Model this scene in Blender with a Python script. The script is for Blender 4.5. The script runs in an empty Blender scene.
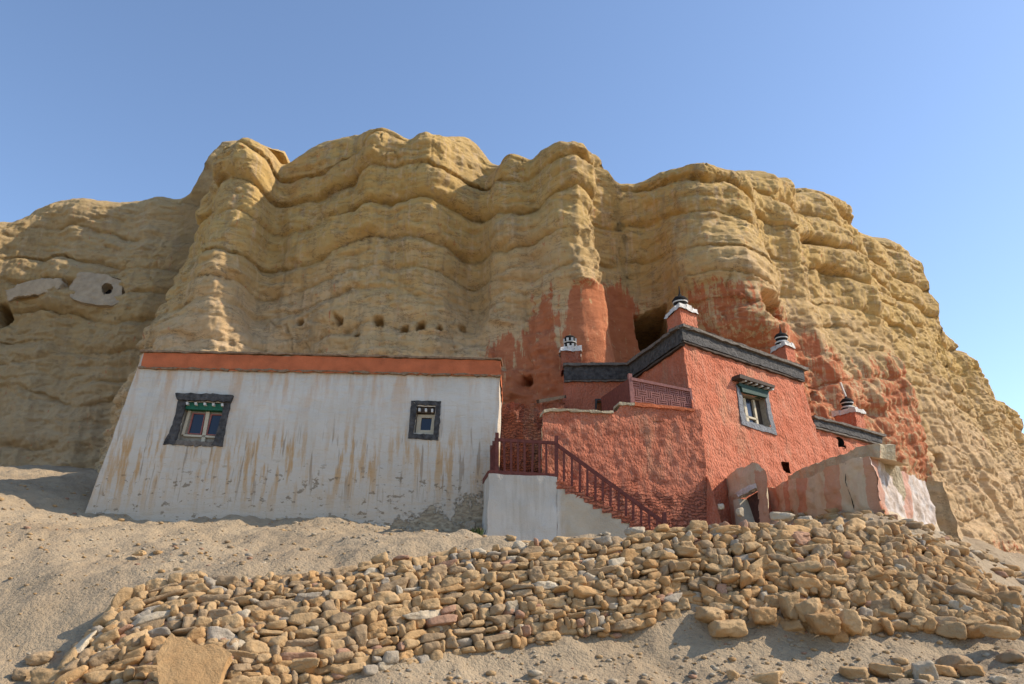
import bpy, math
import numpy as np
from mathutils import Vector, Matrix

# ------------------------------------------------------------------ camera, sky, sun, exposure
S = bpy.context.scene
C = S.collection
PITCH = math.radians(20.0); FPX = 796.0; EYE = np.array([0.0, 0.0, 1.6])
cam = bpy.data.cameras.new('camera'); cam.sensor_width = 36; cam.lens = 36 * FPX / 1024
cam.clip_start = .1; cam.clip_end = 8000
camo = bpy.data.objects.new('camera', cam); C.objects.link(camo)
camo.location = EYE; camo.rotation_euler = (math.radians(90) + PITCH, 0, 0)
S.camera = camo
SUN = np.array([0.765, 0.055, 0.64]); SUN /= np.linalg.norm(SUN)
w = bpy.data.worlds.new('World'); S.world = w; w.use_nodes = True
nt = w.node_tree; bg = nt.nodes['Background']; sky = nt.nodes.new('ShaderNodeTexSky')
sky.sky_type = 'NISHITA'; sky.sun_disc = False
sky.sun_elevation = math.asin(SUN[2]); sky.sun_rotation = math.atan2(SUN[0], SUN[1])
sky.altitude = 3000; sky.air_density = 1.2; sky.dust_density = 3.4; sky.ozone_density = 1.4
nt.links.new(sky.outputs[0], bg.inputs[0]); bg.inputs[1].default_value = 0.15
sl = bpy.data.lights.new('sun', 'SUN'); sl.energy = 3.4; sl.angle = math.radians(.55); sl.color = (1, .90, .76)
so = bpy.data.objects.new('sun', sl); C.objects.link(so); so.location = (30, 0, 40)
so.rotation_euler = Vector(-SUN).to_track_quat('-Z', 'Y').to_euler()
S.view_settings.view_transform = 'Standard'; S.view_settings.look = 'None'
S.view_settings.exposure = 0.74; S.view_settings.gamma = 1
S.cycles.use_denoising = True
S.cycles.max_bounces = 6; S.cycles.diffuse_bounces = 4

# ------------------------------------------------------------------ numeric helpers
rng = np.random.default_rng(11)
_perm = np.tile(np.random.default_rng(5).permutation(256), 3)
_grad = np.array([[1,1,0],[-1,1,0],[1,-1,0],[-1,-1,0],[1,0,1],[-1,0,1],[1,0,-1],[-1,0,-1],[0,1,1],[0,-1,1],[0,1,-1],[0,-1,-1]], float)
def perlin(p):
    p = np.asarray(p, float); sh = p.shape[:-1]; p = p.reshape(-1, 3)
    i = np.floor(p).astype(int); f = p - i; i &= 255; u = f*f*f*(f*(f*6-15)+10)
    out = 0
    for dx in (0, 1):
        wx = u[:, 0] if dx else 1-u[:, 0]
        for dy in (0, 1):
            wy = u[:, 1] if dy else 1-u[:, 1]
            for dz in (0, 1):
                wz = u[:, 2] if dz else 1-u[:, 2]
                h = _perm[_perm[_perm[i[:, 0]+dx] + i[:, 1]+dy] + i[:, 2]+dz] % 12
                g = _grad[h]
                out = out + wx*wy*wz*(g[:, 0]*(f[:, 0]-dx)+g[:, 1]*(f[:, 1]-dy)+g[:, 2]*(f[:, 2]-dz))
    return out.reshape(sh)
def fbm(p, o=4, gain=.5):
    p = np.asarray(p, float); a = 1; s = 0
    for k in range(o):
        s = s + a*perlin(p*(2**k) + 17.3*k); a *= gain
    return s
def ridged(p, o=3):
    a = 1; s = 0
    for k in range(o):
        s = s + a*(1-2*np.abs(perlin(np.asarray(p)*(2**k)+9.1*k))); a *= .5
    return s/1.75
def vnoise(p, sc, amp, o=3):
    q = np.asarray(p)*sc
    return amp*np.stack([fbm(q+31.7*k, o) for k in (1, 2, 3)], -1)
def sstep(a, b, x):
    t = np.clip((x-a)/(b-a), 0, 1); return t*t*(3-2*t)
FWD = np.array([0, math.cos(PITCH), math.sin(PITCH)]); UP = np.array([0, -math.sin(PITCH), math.cos(PITCH)])
def ray(px, py):
    px = np.asarray(px, float); py = np.asarray(py, float)
    return ((px-512)/FPX)[..., None]*np.array([1., 0, 0]) + ((342-py)/FPX)[..., None]*UP + FWD
def at(px, py, Y):
    d = ray(px, py); return EYE + d*(np.asarray(Y, float)/d[..., 1])[..., None]
def proj(p):
    d = np.asarray(p)-EYE; f = d@FWD
    return 512+FPX*d[..., 0]/f, 342-FPX*(d@UP)/f
def inpoly(x, y, poly):
    poly = np.asarray(poly, float); r = np.zeros(np.shape(x), bool); n = len(poly)
    for k in range(n):
        x0, y0 = poly[k]; x1, y1 = poly[(k+1) % n]
        c = ((y0 > y) != (y1 > y)) & (x < (x1-x0)*(y-y0)/(y1-y0+1e-12)+x0); r ^= c
    return r
class Plane:                                                   # a facade plane through three points, normal towards the viewer
    def __init__(s, a, b, c):
        s.p = np.asarray(a, float); n = np.cross(np.asarray(b)-a, np.asarray(c)-a); n /= np.linalg.norm(n)
        if n@(EYE-s.p) < 0: n = -n
        s.n = n; s.ex = np.cross([0, 0, 1.], n); s.ex /= np.linalg.norm(s.ex); s.ey = np.cross(n, s.ex)
    def q(s, px, py, off=0):
        d = ray(px, py); t = ((s.p-EYE)@s.n)/(d@s.n); return EYE + d*t[..., None] + s.n*off

# ------------------------------------------------------------------ materials
class Nd:
    def __init__(s, name, rough=.95):
        s.m = bpy.data.materials.new(name); s.m.use_nodes = True; s.t = s.m.node_tree
        s.b = s.t.nodes['Principled BSDF']; s.b.inputs['Roughness'].default_value = rough
        s.b.inputs['Specular IOR Level'].default_value = .25
        s.tc = s.t.nodes.new('ShaderNodeTexCoord'); s.co = s.tc.outputs['Object']
    def L(s, a, b): s.t.links.new(a, b)
    def val(s, sock, x):
        if hasattr(x, 'is_output'): s.L(x, sock)
        else:
            if isinstance(x, (tuple, list)) and len(x) == 3 and len(sock.default_value) == 4: x = (*x, 1)
            sock.default_value = x
    def map(s, scale, rot=(0, 0, 0), loc=(0, 0, 0), v=None):
        n = s.t.nodes.new('ShaderNodeMapping'); n.inputs['Scale'].default_value = scale; n.inputs['Rotation'].default_value = rot
        n.inputs['Location'].default_value = loc; s.L(v or s.co, n.inputs[0]); return n.outputs[0]
    def noise(s, scale, detail=4, v=None, rough=.55, dist=0):
        n = s.t.nodes.new('ShaderNodeTexNoise'); n.inputs['Scale'].default_value = scale; n.inputs['Detail'].default_value = detail
        n.inputs['Roughness'].default_value = rough; n.inputs['Distortion'].default_value = dist; s.L(v or s.co, n.inputs['Vector']); return n.outputs[0]
    def voro(s, scale, v=None, feat='F1'):
        n = s.t.nodes.new('ShaderNodeTexVoronoi'); n.feature = feat; n.inputs['Scale'].default_value = scale; s.L(v or s.co, n.inputs['Vector']); return n.outputs['Distance']
    def ramp(s, f, stops, ease='LINEAR'):
        n = s.t.nodes.new('ShaderNodeValToRGB'); e = n.color_ramp.elements; n.color_ramp.interpolation = ease
        while len(e) < len(stops): e.new(.5)
        for k, (p, c) in enumerate(stops):
            e[k].position = p; e[k].color = (*c, 1) if isinstance(c, (tuple, list)) else (c, c, c, 1)
        s.L(f, n.inputs[0]); return n.outputs[0]
    def mix(s, f, a, b, mode='MIX'):
        n = s.t.nodes.new('ShaderNodeMix'); n.data_type = 'RGBA'; n.blend_type = mode
        s.val(n.inputs[0], f); s.val(n.inputs[6], a); s.val(n.inputs[7], b); return n.outputs[2]
    def math(s, op, a, b=0.5, clamp=False):
        n = s.t.nodes.new('ShaderNodeMath'); n.operation = op; n.use_clamp = clamp; s.val(n.inputs[0], a); s.val(n.inputs[1], b); return n.outputs[0]
    def attr(s, name):
        n = s.t.nodes.new('ShaderNodeAttribute'); n.attribute_name = name; return n.outputs['Fac']
    def xyz(s):
        n = s.t.nodes.new('ShaderNodeSeparateXYZ'); s.L(s.co, n.inputs[0]); return n.outputs
    def bump(s, h, dist, strength=1, prev=None):
        n = s.t.nodes.new('ShaderNodeBump'); n.inputs['Distance'].default_value = dist; n.inputs['Strength'].default_value = strength
        s.L(h, n.inputs['Height'])
        if prev: s.L(prev, n.inputs['Normal'])
        return n.outputs[0]
    def out(s, col, nrm=None):
        s.val(s.b.inputs['Base Color'], col)
        if nrm: s.L(nrm, s.b.inputs['Normal'])
        return s.m
def simple(name, col, rough=.85, var=.25, scale=9, bump=.01, bs=40):
    n = Nd(name, rough); f = n.noise(scale, 5)
    c = n.ramp(f, [(.25, tuple(x*(1-var) for x in col)), (.75, tuple(min(1, x*(1+var)) for x in col))])
    return n.out(c, n.bump(n.noise(bs, 4), bump))

def m_rock():
    n = Nd('sandstone'); x, y, z = n.xyz()
    big = n.noise(.22, 6); mid = n.noise(1.3, 7, rough=.65); fine = n.noise(9, 5, rough=.7)
    strat = n.noise(1, 5, n.map((.12, .12, 2.4)))
    ochre = n.ramp(big, [(.3, (.52, .33, .108)), (.5, (.61, .40, .14)), (.7, (.55, .37, .145))])
    pink = n.ramp(mid, [(.3, (.58, .375, .185)), (.55, (.68, .465, .255)), (.75, (.61, .41, .21))])
    zz = n.math('ADD', n.math('MULTIPLY', z, 1/20), n.math('MULTIPLY', n.math('SUBTRACT', big, .5), .5))
    up = n.ramp(zz, [(.52, 0.0), (.80, 1.0)])
    c = n.mix(up, pink, ochre)
    c = n.mix(n.math('MULTIPLY', n.ramp(strat, [(.42, 0.), (.62, 1.)]), .35), c, (.47, .30, .12))
    c = n.mix(n.math('MULTIPLY', n.ramp(mid, [(.5, 0.), (.72, 1.)]), .35), c, (.42, .30, .17))
    st = n.noise(1, 5, n.map((2.2, 2.2, .16)), .6)
    c = n.mix(n.math('MULTIPLY', n.ramp(st, [(.53, 0.), (.66, 1.)]), .60), c, (.36, .255, .14))
    st2 = n.noise(1, 4, n.map((5, 5, .25), loc=(7, 3, 1)), .6)
    c = n.mix(n.math('MULTIPLY', n.ramp(st2, [(.53, 0.), (.66, 1.)]), .55), c, (.66, .47, .28))
    cr = n.noise(1, 6, n.map((1.1, 1.1, 4.2)), .7)
    crk = n.ramp(n.math('ABSOLUTE', n.math('SUBTRACT', cr, .5)), [(.0, 1.), (.018, 0.)])
    pit = n.ramp(n.voro(5.5), [(.0, 1.), (.12, 0.)])
    c = n.mix(n.math('MULTIPLY', n.ramp(n.noise(15, 5, rough=.75), [(.30, 1.), (.44, 0.)]), .40), c, (.30, .20, .10))
    c = n.mix(n.math('MULTIPLY', n.math('MULTIPLY', crk, n.ramp(mid, [(.42, 0.), (.56, 1.)])), .8), c, (.20, .125, .06))
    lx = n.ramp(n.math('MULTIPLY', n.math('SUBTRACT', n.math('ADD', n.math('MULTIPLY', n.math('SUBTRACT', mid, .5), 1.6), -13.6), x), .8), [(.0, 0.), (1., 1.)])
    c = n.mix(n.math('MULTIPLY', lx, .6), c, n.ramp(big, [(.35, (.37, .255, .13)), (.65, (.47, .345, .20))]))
    # red ochre wash brushed on the rock
    drip = n.noise(1, 5, n.map((6, 6, .22)), .7); blot = n.noise(3.2, 7, rough=.7)
    k = n.math('ADD', n.math('ADD', n.attr('paint'), n.math('MULTIPLY', n.math('SUBTRACT', drip, .5), 2.6)), n.math('MULTIPLY', n.math('SUBTRACT', blot, .5), 1.3))
    pm = n.ramp(k, [(.36, 0.), (.66, 1.)])
    red = n.ramp(n.noise(2.5, 6), [(.3, (.46, .115, .042)), (.7, (.56, .17, .07))])
    c = n.mix(n.math('MULTIPLY', pm, .86), c, red)
    h = n.math('ADD', n.math('MULTIPLY', mid, .6), n.math('ADD', n.math('MULTIPLY', fine, .25), n.math('MULTIPLY', strat, .25)))
    nr = n.bump(h, .15, .8)
    nr = n.bump(n.math('ADD', n.math('MULTIPLY', crk, -.6), n.math('MULTIPLY', pit, -.5)), .04, .5, nr)
    nr = n.bump(n.noise(20, 7, rough=.78), .07, .9, nr)
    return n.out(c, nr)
def m_dirt():
    n = Nd('dusty_ground'); a = n.noise(.5, 6); b = n.noise(5, 6, rough=.7); f = n.noise(40, 4, rough=.8)
    c = n.ramp(a, [(.3, (.335, .242, .145)), (.7, (.44, .332, .208))])
    c = n.mix(n.math('MULTIPLY', n.ramp(b, [(.45, 0.), (.7, 1.)]), .45), c, (.28, .205, .125))
    c = n.mix(n.math('MULTIPLY', n.ramp(f, [(.35, 1.), (.5, 0.)]), .35), c, (.29, .225, .155))
    v = n.voro(16); v2 = n.voro(42)
    h = n.math('ADD', n.math('MULTIPLY', b, 1.), n.math('ADD', n.math('MULTIPLY', v, -.6), n.math('MULTIPLY', f, .35)))
    return n.out(c, n.bump(v2, .012, .7, n.bump(h, .045, .8)))
def m_redplaster(name, tone=1., brickz=None, pale=.45):
    n = Nd(name); x, y, z = n.xyz()
    a = n.noise(1.2, 6); d = n.noise(1, 6, n.map((9, 9, 1.6)), .65); f = n.noise(26, 5, rough=.75)
    base = n.ramp(a, [(.3, (.49*tone, .140*tone, .070*tone)), (.7, (.59*tone, .205*tone, .115*tone))])
    c = n.mix(n.math('MULTIPLY', n.ramp(d, [(.52, 0.), (.75, 1.)]), pale), base, (.58, .35, .245))
    c = n.mix(n.math('MULTIPLY', n.ramp(f, [(.3, 1.), (.5, 0.)]), .35), c, (.36, .095, .05))
    wn = n.noise(1, 6, n.map((1.3, 1.3, .5), loc=(5, 2, 8)), .65); c = n.mix(n.math('MULTIPLY', n.ramp(wn, [(.54, 0.), (.70, 1.)]), pale), c, (.47, .29, .17))
    lump = n.voro(15, n.map((1.3, 1.3, .75)))
    h = n.math('ADD', n.math('MULTIPLY', lump, -.8), n.math('ADD', n.math('MULTIPLY', d, .5), n.math('MULTIPLY', f, .45)))
    nr = n.bump(h, .06, .9)
    if brickz:
        br = n.t.nodes.new('ShaderNodeTexBrick'); br.inputs['Scale'].default_value = 1.0
        br.inputs['Brick Width'].default_value = .27; br.inputs['Row Height'].default_value = .085; br.inputs['Mortar Size'].default_value = .02
        br.inputs['Mortar Smooth'].default_value = .6
        dv = n.noise(3.5, 3)
        cx = n.t.nodes.new('ShaderNodeCombineXYZ'); n.L(n.math('ADD', n.math('ADD', x, n.math('MULTIPLY', y, .35)), n.math('MULTIPLY', dv, .5)), cx.inputs[0])
        n.L(n.math('ADD', z, n.math('MULTIPLY', dv, .30)), cx.inputs[1]); n.L(cx.outputs[0], br.inputs['Vector'])
        mk = n.ramp(n.math('ADD', n.math('MULTIPLY', n.math('SUBTRACT', brickz, z), 1.1), n.math('MULTIPLY', n.noise(1.6, 5), 1.4)), [(.5, 0.), (.95, 1.)])
        hb = n.math('MULTIPLY', n.math('SUBTRACT', 1., br.outputs['Fac']), mk)
        nr = n.bump(n.math('ADD', hb, n.math('MULTIPLY', n.noise(11, 5), .6)), .10, 1., nr)
        c = n.mix(n.math('MULTIPLY', n.math('MULTIPLY', br.outputs['Fac'], mk), .6), c, (.17, .058, .036))
    return n.out(c, n.bump(n.noise(60, 3), .012, .7, nr))
def m_white():
    n = Nd('whitewashed_plaster'); x, y, z = n.xyz()
    a = n.noise(.9, 6); c = n.ramp(a, [(.3, (.58, .52, .43)), (.7, (.69, .625, .53))])
    lo = n.ramp(n.math('ADD', n.math('MULTIPLY', z, -.30), n.math('MULTIPLY', n.noise(.5, 5), 1.6)), [(-.0, 0.), (.0, 0.), (.9, 1.)])
    # z: base about 4.0, top about 8.5
    low = n.ramp(n.math('MULTIPLY', n.math('SUBTRACT', 7.3, z), .33), [(.0, 0.), (.95, 1.)])
    c = n.mix(n.math('MULTIPLY', low, .7), c, (.50, .405, .295))
    band = n.ramp(n.math('MULTIPLY', n.math('SUBTRACT', z, 3.6), .2), [(.15, .15), (.33, .9), (.50, 1.), (.60, .35), (.75, .12), (.95, .35)])
    st = n.noise(1, 5, n.map((6.5, 1.5, .8)), .62); pat = n.noise(.55, 3, n.map((1, 1, .35)))
    m = n.math('MULTIPLY', n.ramp(st, [(.48, 0.), (.60, 1.)]), n.math('MULTIPLY', band, n.ramp(pat, [(.36, .12), (.55, 1.)])))
    c = n.mix(n.math('MULTIPLY', m, .95), c, (.50, .295, .125))
    st3 = n.noise(1, 3, n.map((9, 2, .7), loc=(3, 1, 5)), .5)
    c = n.mix(n.math('MULTIPLY', n.math('MULTIPLY', n.ramp(st3, [(.61, 0.), (.66, 1.)]), band), .55), c, (.22, .14, .075))
    rs = n.noise(1, 4, n.map((2.6, 1, .5), loc=(2, 8, 2)), .6)
    top = n.ramp(n.math('MULTIPLY', n.math('SUBTRACT', z, 6.2), .42), [(.1, 0.), (.75, 1.)])
    c = n.mix(n.math('MULTIPLY', n.math('MULTIPLY', n.ramp(rs, [(.50, 0.), (.64, 1.)]), top), .65), c, (.56, .33, .17))
    # lost plaster near the foot and at the landing corner: rough masonry shows
    foot = n.math('ADD', n.math('MULTIPLY', n.math('SUBTRACT', 5.6, z), .36), n.math('MULTIPLY', n.math('ADD', x, 2.6), .10))
    lost = n.math('ADD', foot, n.math('MULTIPLY', n.noise(2.3, 7, rough=.7), 1.5))
    lm = n.ramp(lost, [(.0, 0.), (1.22, 0.), (1.30, 1.)]) if False else n.ramp(n.math('MULTIPLY', lost, .5), [(.625, 0.), (.67, 1.)])
    mas = n.ramp(n.noise(7, 5, n.map((1, 1, 2.2))), [(.35, (.22, .16, .095)), (.65, (.46, .36, .235))])
    c = n.mix(n.math('MULTIPLY', lm, .88), c, mas)
    chip = n.math('MULTIPLY', n.ramp(n.noise(5, 5, n.map((1, 1, 1.6), loc=(4, 0, 2)), .6), [(.60, 0.), (.64, 1.)]), n.ramp(n.math('SUBTRACT', 6.1, z), [(.3, 0.), (.9, 1.)]))
    c = n.mix(n.math('MULTIPLY', chip, .75), c, (.20, .145, .085))
    h = n.math('ADD', n.math('MULTIPLY', n.noise(3, 6, n.map((1, 1, 1.8))), 1.), n.math('MULTIPLY', lm, -.55))
    crs = n.noise(1, 4, n.map((1.6, 1.6, 7.5)), .6); h = n.math('ADD', h, n.math('MULTIPLY', crs, .7))
    nr = n.bump(n.noise(30, 5, rough=.7), .02, .8, n.bump(h, .06, .9))
    return n.out(c, nr)
def m_stone(name, c0, c1):
    n = Nd(name); oi = n.t.nodes.new('ShaderNodeObjectInfo')
    v = n.t.nodes.new('ShaderNodeVectorMath'); v.operation = 'ADD'; n.L(n.co, v.inputs[0]); n.L(oi.outputs['Location'], v.inputs[1]); v = v.outputs[0]
    a = n.noise(4, 6, v, .65); c = n.ramp(a, [(.3, c0), (.7, c1)])
    c = n.mix(n.math('MULTIPLY', n.ramp(n.noise(13, 5, v, .7), [(.5, 0.), (.75, 1.)]), .4), c, tuple(x*.62 for x in c0))
    hv = n.t.nodes.new('ShaderNodeHueSaturation'); n.L(n.math('ADD', n.math('MULTIPLY', oi.outputs['Random'], .4), .8), hv.inputs['Value']); n.L(c, hv.inputs['Color'])
    return n.out(hv.outputs[0], n.bump(n.noise(55, 4, v, .7), .012, .8, n.bump(n.noise(11, 6, v, .65), .045, .8)))
def m_paintedwall():                                              # buff plaster with broad red and white bands
    n = Nd('banded_plaster'); a = n.noise(1.5, 6); x, y, z = n.xyz()
    c = n.ramp(a, [(.3, (.52, .40, .26)), (.7, (.62, .49, .33))])
    dr = n.noise(1, 5, n.map((4, 4, .4)), .65)
    c = n.mix(n.math('MULTIPLY', n.ramp(dr, [(.55, 0.), (.75, 1.)]), .35), c, (.27, .21, .14))
    wk = n.math('ADD', n.attr('white'), n.math('MULTIPLY', n.math('SUBTRACT', n.noise(2.5, 7, rough=.7), .5), .9))
    c = n.mix(n.ramp(wk, [(.42, 0.), (.58, 1.)]), c, n.ramp(n.noise(4, 6), [(.35, (.36, .27, .20)), (.52, (.52, .43, .36)), (.7, (.64, .59, .54))]))
    k = n.math('ADD', n.attr('paint'), n.math('ADD', n.math('MULTIPLY', n.math('SUBTRACT', dr, .5), .8), n.math('MULTIPLY', n.math('SUBTRACT', n.noise(5, 6), .5), .6)))
    c = n.mix(n.math('MULTIPLY', n.ramp(k, [(.45, 0.), (.85, 1.)]), .6), c, (.50, .19, .10))
    nr = n.bump(n.noise(28, 5, rough=.7), .025, .9, n.bump(n.noise(3.2, 6), .08, .8))
    return n.out(c, nr)
def m_landing():
    n = Nd('grey_limewash'); a = n.noise(1.1, 6); d = n.noise(1, 5, n.map((5, 5, .35)), .65); x, y, z = n.xyz()
    c = n.ramp(a, [(.3, (.48, .43, .355)), (.7, (.60, .545, .46))])
    c = n.mix(n.math('MULTIPLY', n.ramp(d, [(.5, 0.), (.72, 1.)]), .6), c, (.36, .30, .22))
    rt = n.ramp(n.math('ADD', n.math('MULTIPLY', n.math('SUBTRACT', x, .95), 2.2), n.math('MULTIPLY', n.math('SUBTRACT', d, .5), 1.2)), [(.1, 0.), (.6, 1.)])
    c = n.mix(rt, c, n.ramp(n.noise(2, 5), [(.3, (.42, .33, .225)), (.7, (.52, .43, .31))]))
    return n.out(c, n.bump(n.noise(30, 5), .015, .8, n.bump(n.noise(3, 5), .05, .7)))
M = dict(
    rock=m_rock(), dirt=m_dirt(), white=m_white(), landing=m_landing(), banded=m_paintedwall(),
    red=m_redplaster('red_ochre_plaster'), redbrick=m_redplaster('red_ochre_over_brick', 1., 4.85, .45), reddark=m_redplaster('smooth_red_wash', .9, None, .12),
    redband=simple('red_band_plaster', (.50, .135, .052), .9, .22, 3, .02, 22),
    oldbrick=m_redplaster('old_red_masonry', .62, 7.6, .5),
    black=simple('black_wash', (.066, .060, .055), .8, .7, 9, .05, 16),
    slate=simple('slate_edge', (.15, .125, .10), .9, .45, 12, .03, 25),
    sunlit_black=simple('black_wash_sunlit', (.19, .19, .195), .85, .4, 9, .04, 18),  # lighter black wash, sunlight put into the colour of the tower window surround
    brownedge=simple('earthy_edge', (.26, .17, .10), .95, .4, 12, .03, 25),
    faded=simple('faded_plaster', (.42, .32, .21), .95, .2, 3, .06, 14),
    buff=simple('buff_plaster', (.42, .34, .22), .95, .22, 2.5, .05, 14),
    cream=simple('cream_paint', (.52, .44, .31), .7, .15, 10, .004),
    greybeige=simple('weathered_board', (.33, .28, .215), .8, .25, 14, .006),
    timber=simple('maroon_timber', (.145, .042, .03), .7, .35, 12, .006),
    timber2=simple('pinkish_timber', (.30, .13, .105), .75, .3, 14, .006),
    oldwood=simple('bare_timber', (.07, .05, .036), .85, .4, 12, .01),
    darkgreen=simple('dark_green_paint', (.014, .045, .028), .6, .5, 20, .004),
    green=simple('green_paint', (.016, .11, .06), .6, .4, 16, .004),
    whitepaint=simple('white_paint', (.55, .52, .46), .7, .2, 10, .004),
    redpaint=simple('red_paint', (.30, .10, .075), .6, .2, 10, .004),
    dark=simple('dark_interior', (.018, .015, .013), 1., .3, 6, .01),
    limestone=simple('limewashed_stone', (.62, .58, .52), .9, .2, 7, .05, 18),
    doorwood=simple('dark_door_boards', (.075, .032, .022), .75, .4, 9, .01),
    weed=simple('dry_green_leaves', (.06, .085, .03), .8, .4, 30, .002))
g = Nd('window_glass', .16); g.b.inputs['Specular IOR Level'].default_value = .6
M['glass'] = g.out((.012, .016, .028))
STONE = {'tan': m_stone('tan_stone', (.42, .265, .125), (.52, .345, .175)), 'ochre': m_stone('ochre_stone', (.44, .25, .105), (.52, .32, .145)),
         'pale': m_stone('pale_stone', (.48, .38, .255), (.57, .465, .325)), 'brown': m_stone('brown_stone', (.33, .22, .12), (.42, .29, .165)),
         'grey': m_stone('grey_stone', (.33, .27, .195), (.42, .345, .255)), 'rusty': m_stone('rusty_stone', (.37, .20, .12), (.45, .265, .165))}
TONES = list(STONE)

# ------------------------------------------------------------------ mesh builders
def mesh_np(name, v, f, mat, smooth=True, attrs=None, mi=None, parent=None):
    v = np.asarray(v, np.float32).reshape(-1, 3); f = np.asarray(f, np.int32); k = f.shape[1]
    me = bpy.data.meshes.new(name); me.vertices.add(len(v)); me.vertices.foreach_set('co', v.ravel())
    me.loops.add(f.size); me.loops.foreach_set('vertex_index', f.ravel())
    me.polygons.add(len(f)); me.polygons.foreach_set('loop_start', np.arange(0, f.size, k, dtype=np.int32))
    me.polygons.foreach_set('loop_total', np.full(len(f), k, np.int32))
    if smooth: me.polygons.foreach_set('use_smooth', np.ones(len(f), bool))
    if mi is not None: me.polygons.foreach_set('material_index', np.asarray(mi, np.int32))
    for m in (mat if isinstance(mat, list) else [mat]): me.materials.append(m)
    for an, av in (attrs or {}).items():
        a = me.attributes.new(an, 'FLOAT', 'POINT'); a.data.foreach_set('value', np.asarray(av, np.float32).ravel())
    me.update(); me.validate()
    o = bpy.data.objects.new(name, me); C.objects.link(o)
    if parent: adopt(o, parent)
    return o
def adopt(o, p):
    o.parent = p
    if p.type == 'EMPTY': o.matrix_parent_inverse = Matrix.Translation(-Vector(p.location))
    elif p.parent is not None: pass
def tag(o, label=None, cat=None, group=None, kind=None):
    if label: o['label'] = label
    if cat: o['category'] = cat
    if group: o['group'] = group
    if kind: o['kind'] = kind
    return o
def thing(name, label, cat, loc, group=None):
    o = bpy.data.objects.new(name, None); o.empty_display_size = .3; C.objects.link(o); o.location = [float(c) for c in loc]
    return tag(o, label, cat, group)
def gridfaces(r, c, keep=None):
    i = np.arange(r*c).reshape(r, c)
    f = np.stack([i[:-1, :-1], i[:-1, 1:], i[1:, 1:], i[1:, :-1]], -1)
    return f[keep] if keep is not None else f.reshape(-1, 4)
class MB:
    def __init__(s): s.v = []; s.f = []; s.n = 0; s.sm = []; s.at = {}
    def add(s, v, f, smooth=False, **at):
        v = np.asarray(v, float).reshape(-1, 3); s.v.append(v); s.f += [tuple(int(i)+s.n for i in q) for q in f]; s.sm += [smooth]*len(f)
        for k in ('paint', 'white'): s.at.setdefault(k, []).append(at.get(k, np.zeros(len(v))))
        s.n += len(v); return s
    def grid(s, g, keep=None, **at):
        r, c = g.shape[:2]; f = gridfaces(r, c, keep); return s.add(g, f, True, **{k: x.ravel() for k, x in at.items()})
    def quad(s, a, b, c, d, step=.12):                            # bilinear rough-able patch: a-b bottom edge, d-c top edge
        a, b, c, d = (np.asarray(p, float) for p in (a, b, c, d))
        nu = max(2, int(max(np.linalg.norm(b-a), np.linalg.norm(c-d))/step)+1); nv = max(2, int(max(np.linalg.norm(d-a), np.linalg.norm(c-b))/step)+1)
        u = np.linspace(0, 1, nu)[None, :, None]; v = np.linspace(0, 1, nv)[:, None, None]
        return s.grid((1-v)*((1-u)*a+u*b)+v*((1-u)*d+u*c))
    def curtain(s, top, bot, pl, step=.06, holes=(), marks=None, wob=0, cap=None):      # facade patch between two picked outlines on a plane
        top = np.asarray(top, float); bot = np.asarray(bot, float)
        A = pl.q(top[:, 0], top[:, 1]); B = pl.q(bot[:, 0], bot[:, 1])
        def res(P, n):
            l = np.r_[0, np.cumsum(np.linalg.norm(np.diff(P, axis=0), axis=1))]; t = np.linspace(0, l[-1], n)
            return np.stack([np.interp(t, l, P[:, k]) for k in range(3)], -1)
        n = int(np.linalg.norm(np.diff(A, axis=0), axis=1).sum()/step)+2
        A = res(A, n); B = res(B, n)
        if wob: A = A + pl.ey*(wob*fbm(A*1.3, 4))[:, None]
        r = int(np.linalg.norm(A-B, axis=1).max()/step)+2
        v = np.linspace(0, 1, r)[:, None, None]; G = (1-v)*B[None]+v*A[None]
        if cap is not None: s.grid(np.stack([A, A+np.asarray(cap, float)*.5, A+np.asarray(cap, float)]))
        keep = np.ones((r-1, n-1), bool); cen = (G[:-1, :-1]+G[1:, 1:]+G[1:, :-1]+G[:-1, 1:])/4; px, py = proj(cen)
        for h in holes: keep &= ~inpoly(px, py, h)
        at = {}
        if marks:
            px, py = proj(G)
            for k, polys in marks.items():
                q = np.zeros(px.shape)
                for po in polys: q = np.maximum(q, inpoly(px, py, po)*1.)
                at[k] = q
        return s.grid(G, keep, **at)
    def prism(s, poly, pl, o0, o1):
        p = np.asarray(poly, float); q = pl.q(p[:, 0], p[:, 1]); return s.solid(q+pl.n*o0, q+pl.n*o1)
    def solid(s, A, B):
        n = len(A); v = np.concatenate([A, B]); f = [tuple(range(n)), tuple(range(2*n-1, n-1, -1))] + [(i, i+n, (i+1) % n+n, (i+1) % n) for i in range(n)]
        return s.add(v, f)
    def sleeve(s, poly, pl, o0, o1):
        p = np.asarray(poly, float); q = pl.q(p[:, 0], p[:, 1]); n = len(p)
        return s.add(np.concatenate([q+pl.n*o0, q+pl.n*o1]), [(i, i+n, (i+1) % n+n, (i+1) % n) for i in range(n)])
    def bar(s, a, b, w, d, up=(0, 0, 1.), side=None):              # square bar between two points
        a = np.asarray(a, float); b = np.asarray(b, float); t = (b-a)/np.linalg.norm(b-a)
        if side is None: side = np.cross(t, up); side = side/np.linalg.norm(side) if np.linalg.norm(side) > 1e-4 else np.array([1., 0, 0])
        side = np.asarray(side, float); o = np.cross(side, t); o /= np.linalg.norm(o)
        c = [side*w/2*i+o*d/2*j for i, j in ((-1, -1), (1, -1), (1, 1), (-1, 1))]
        return s.solid(np.array([a+x for x in c]), np.array([b+x for x in c]))
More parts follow.
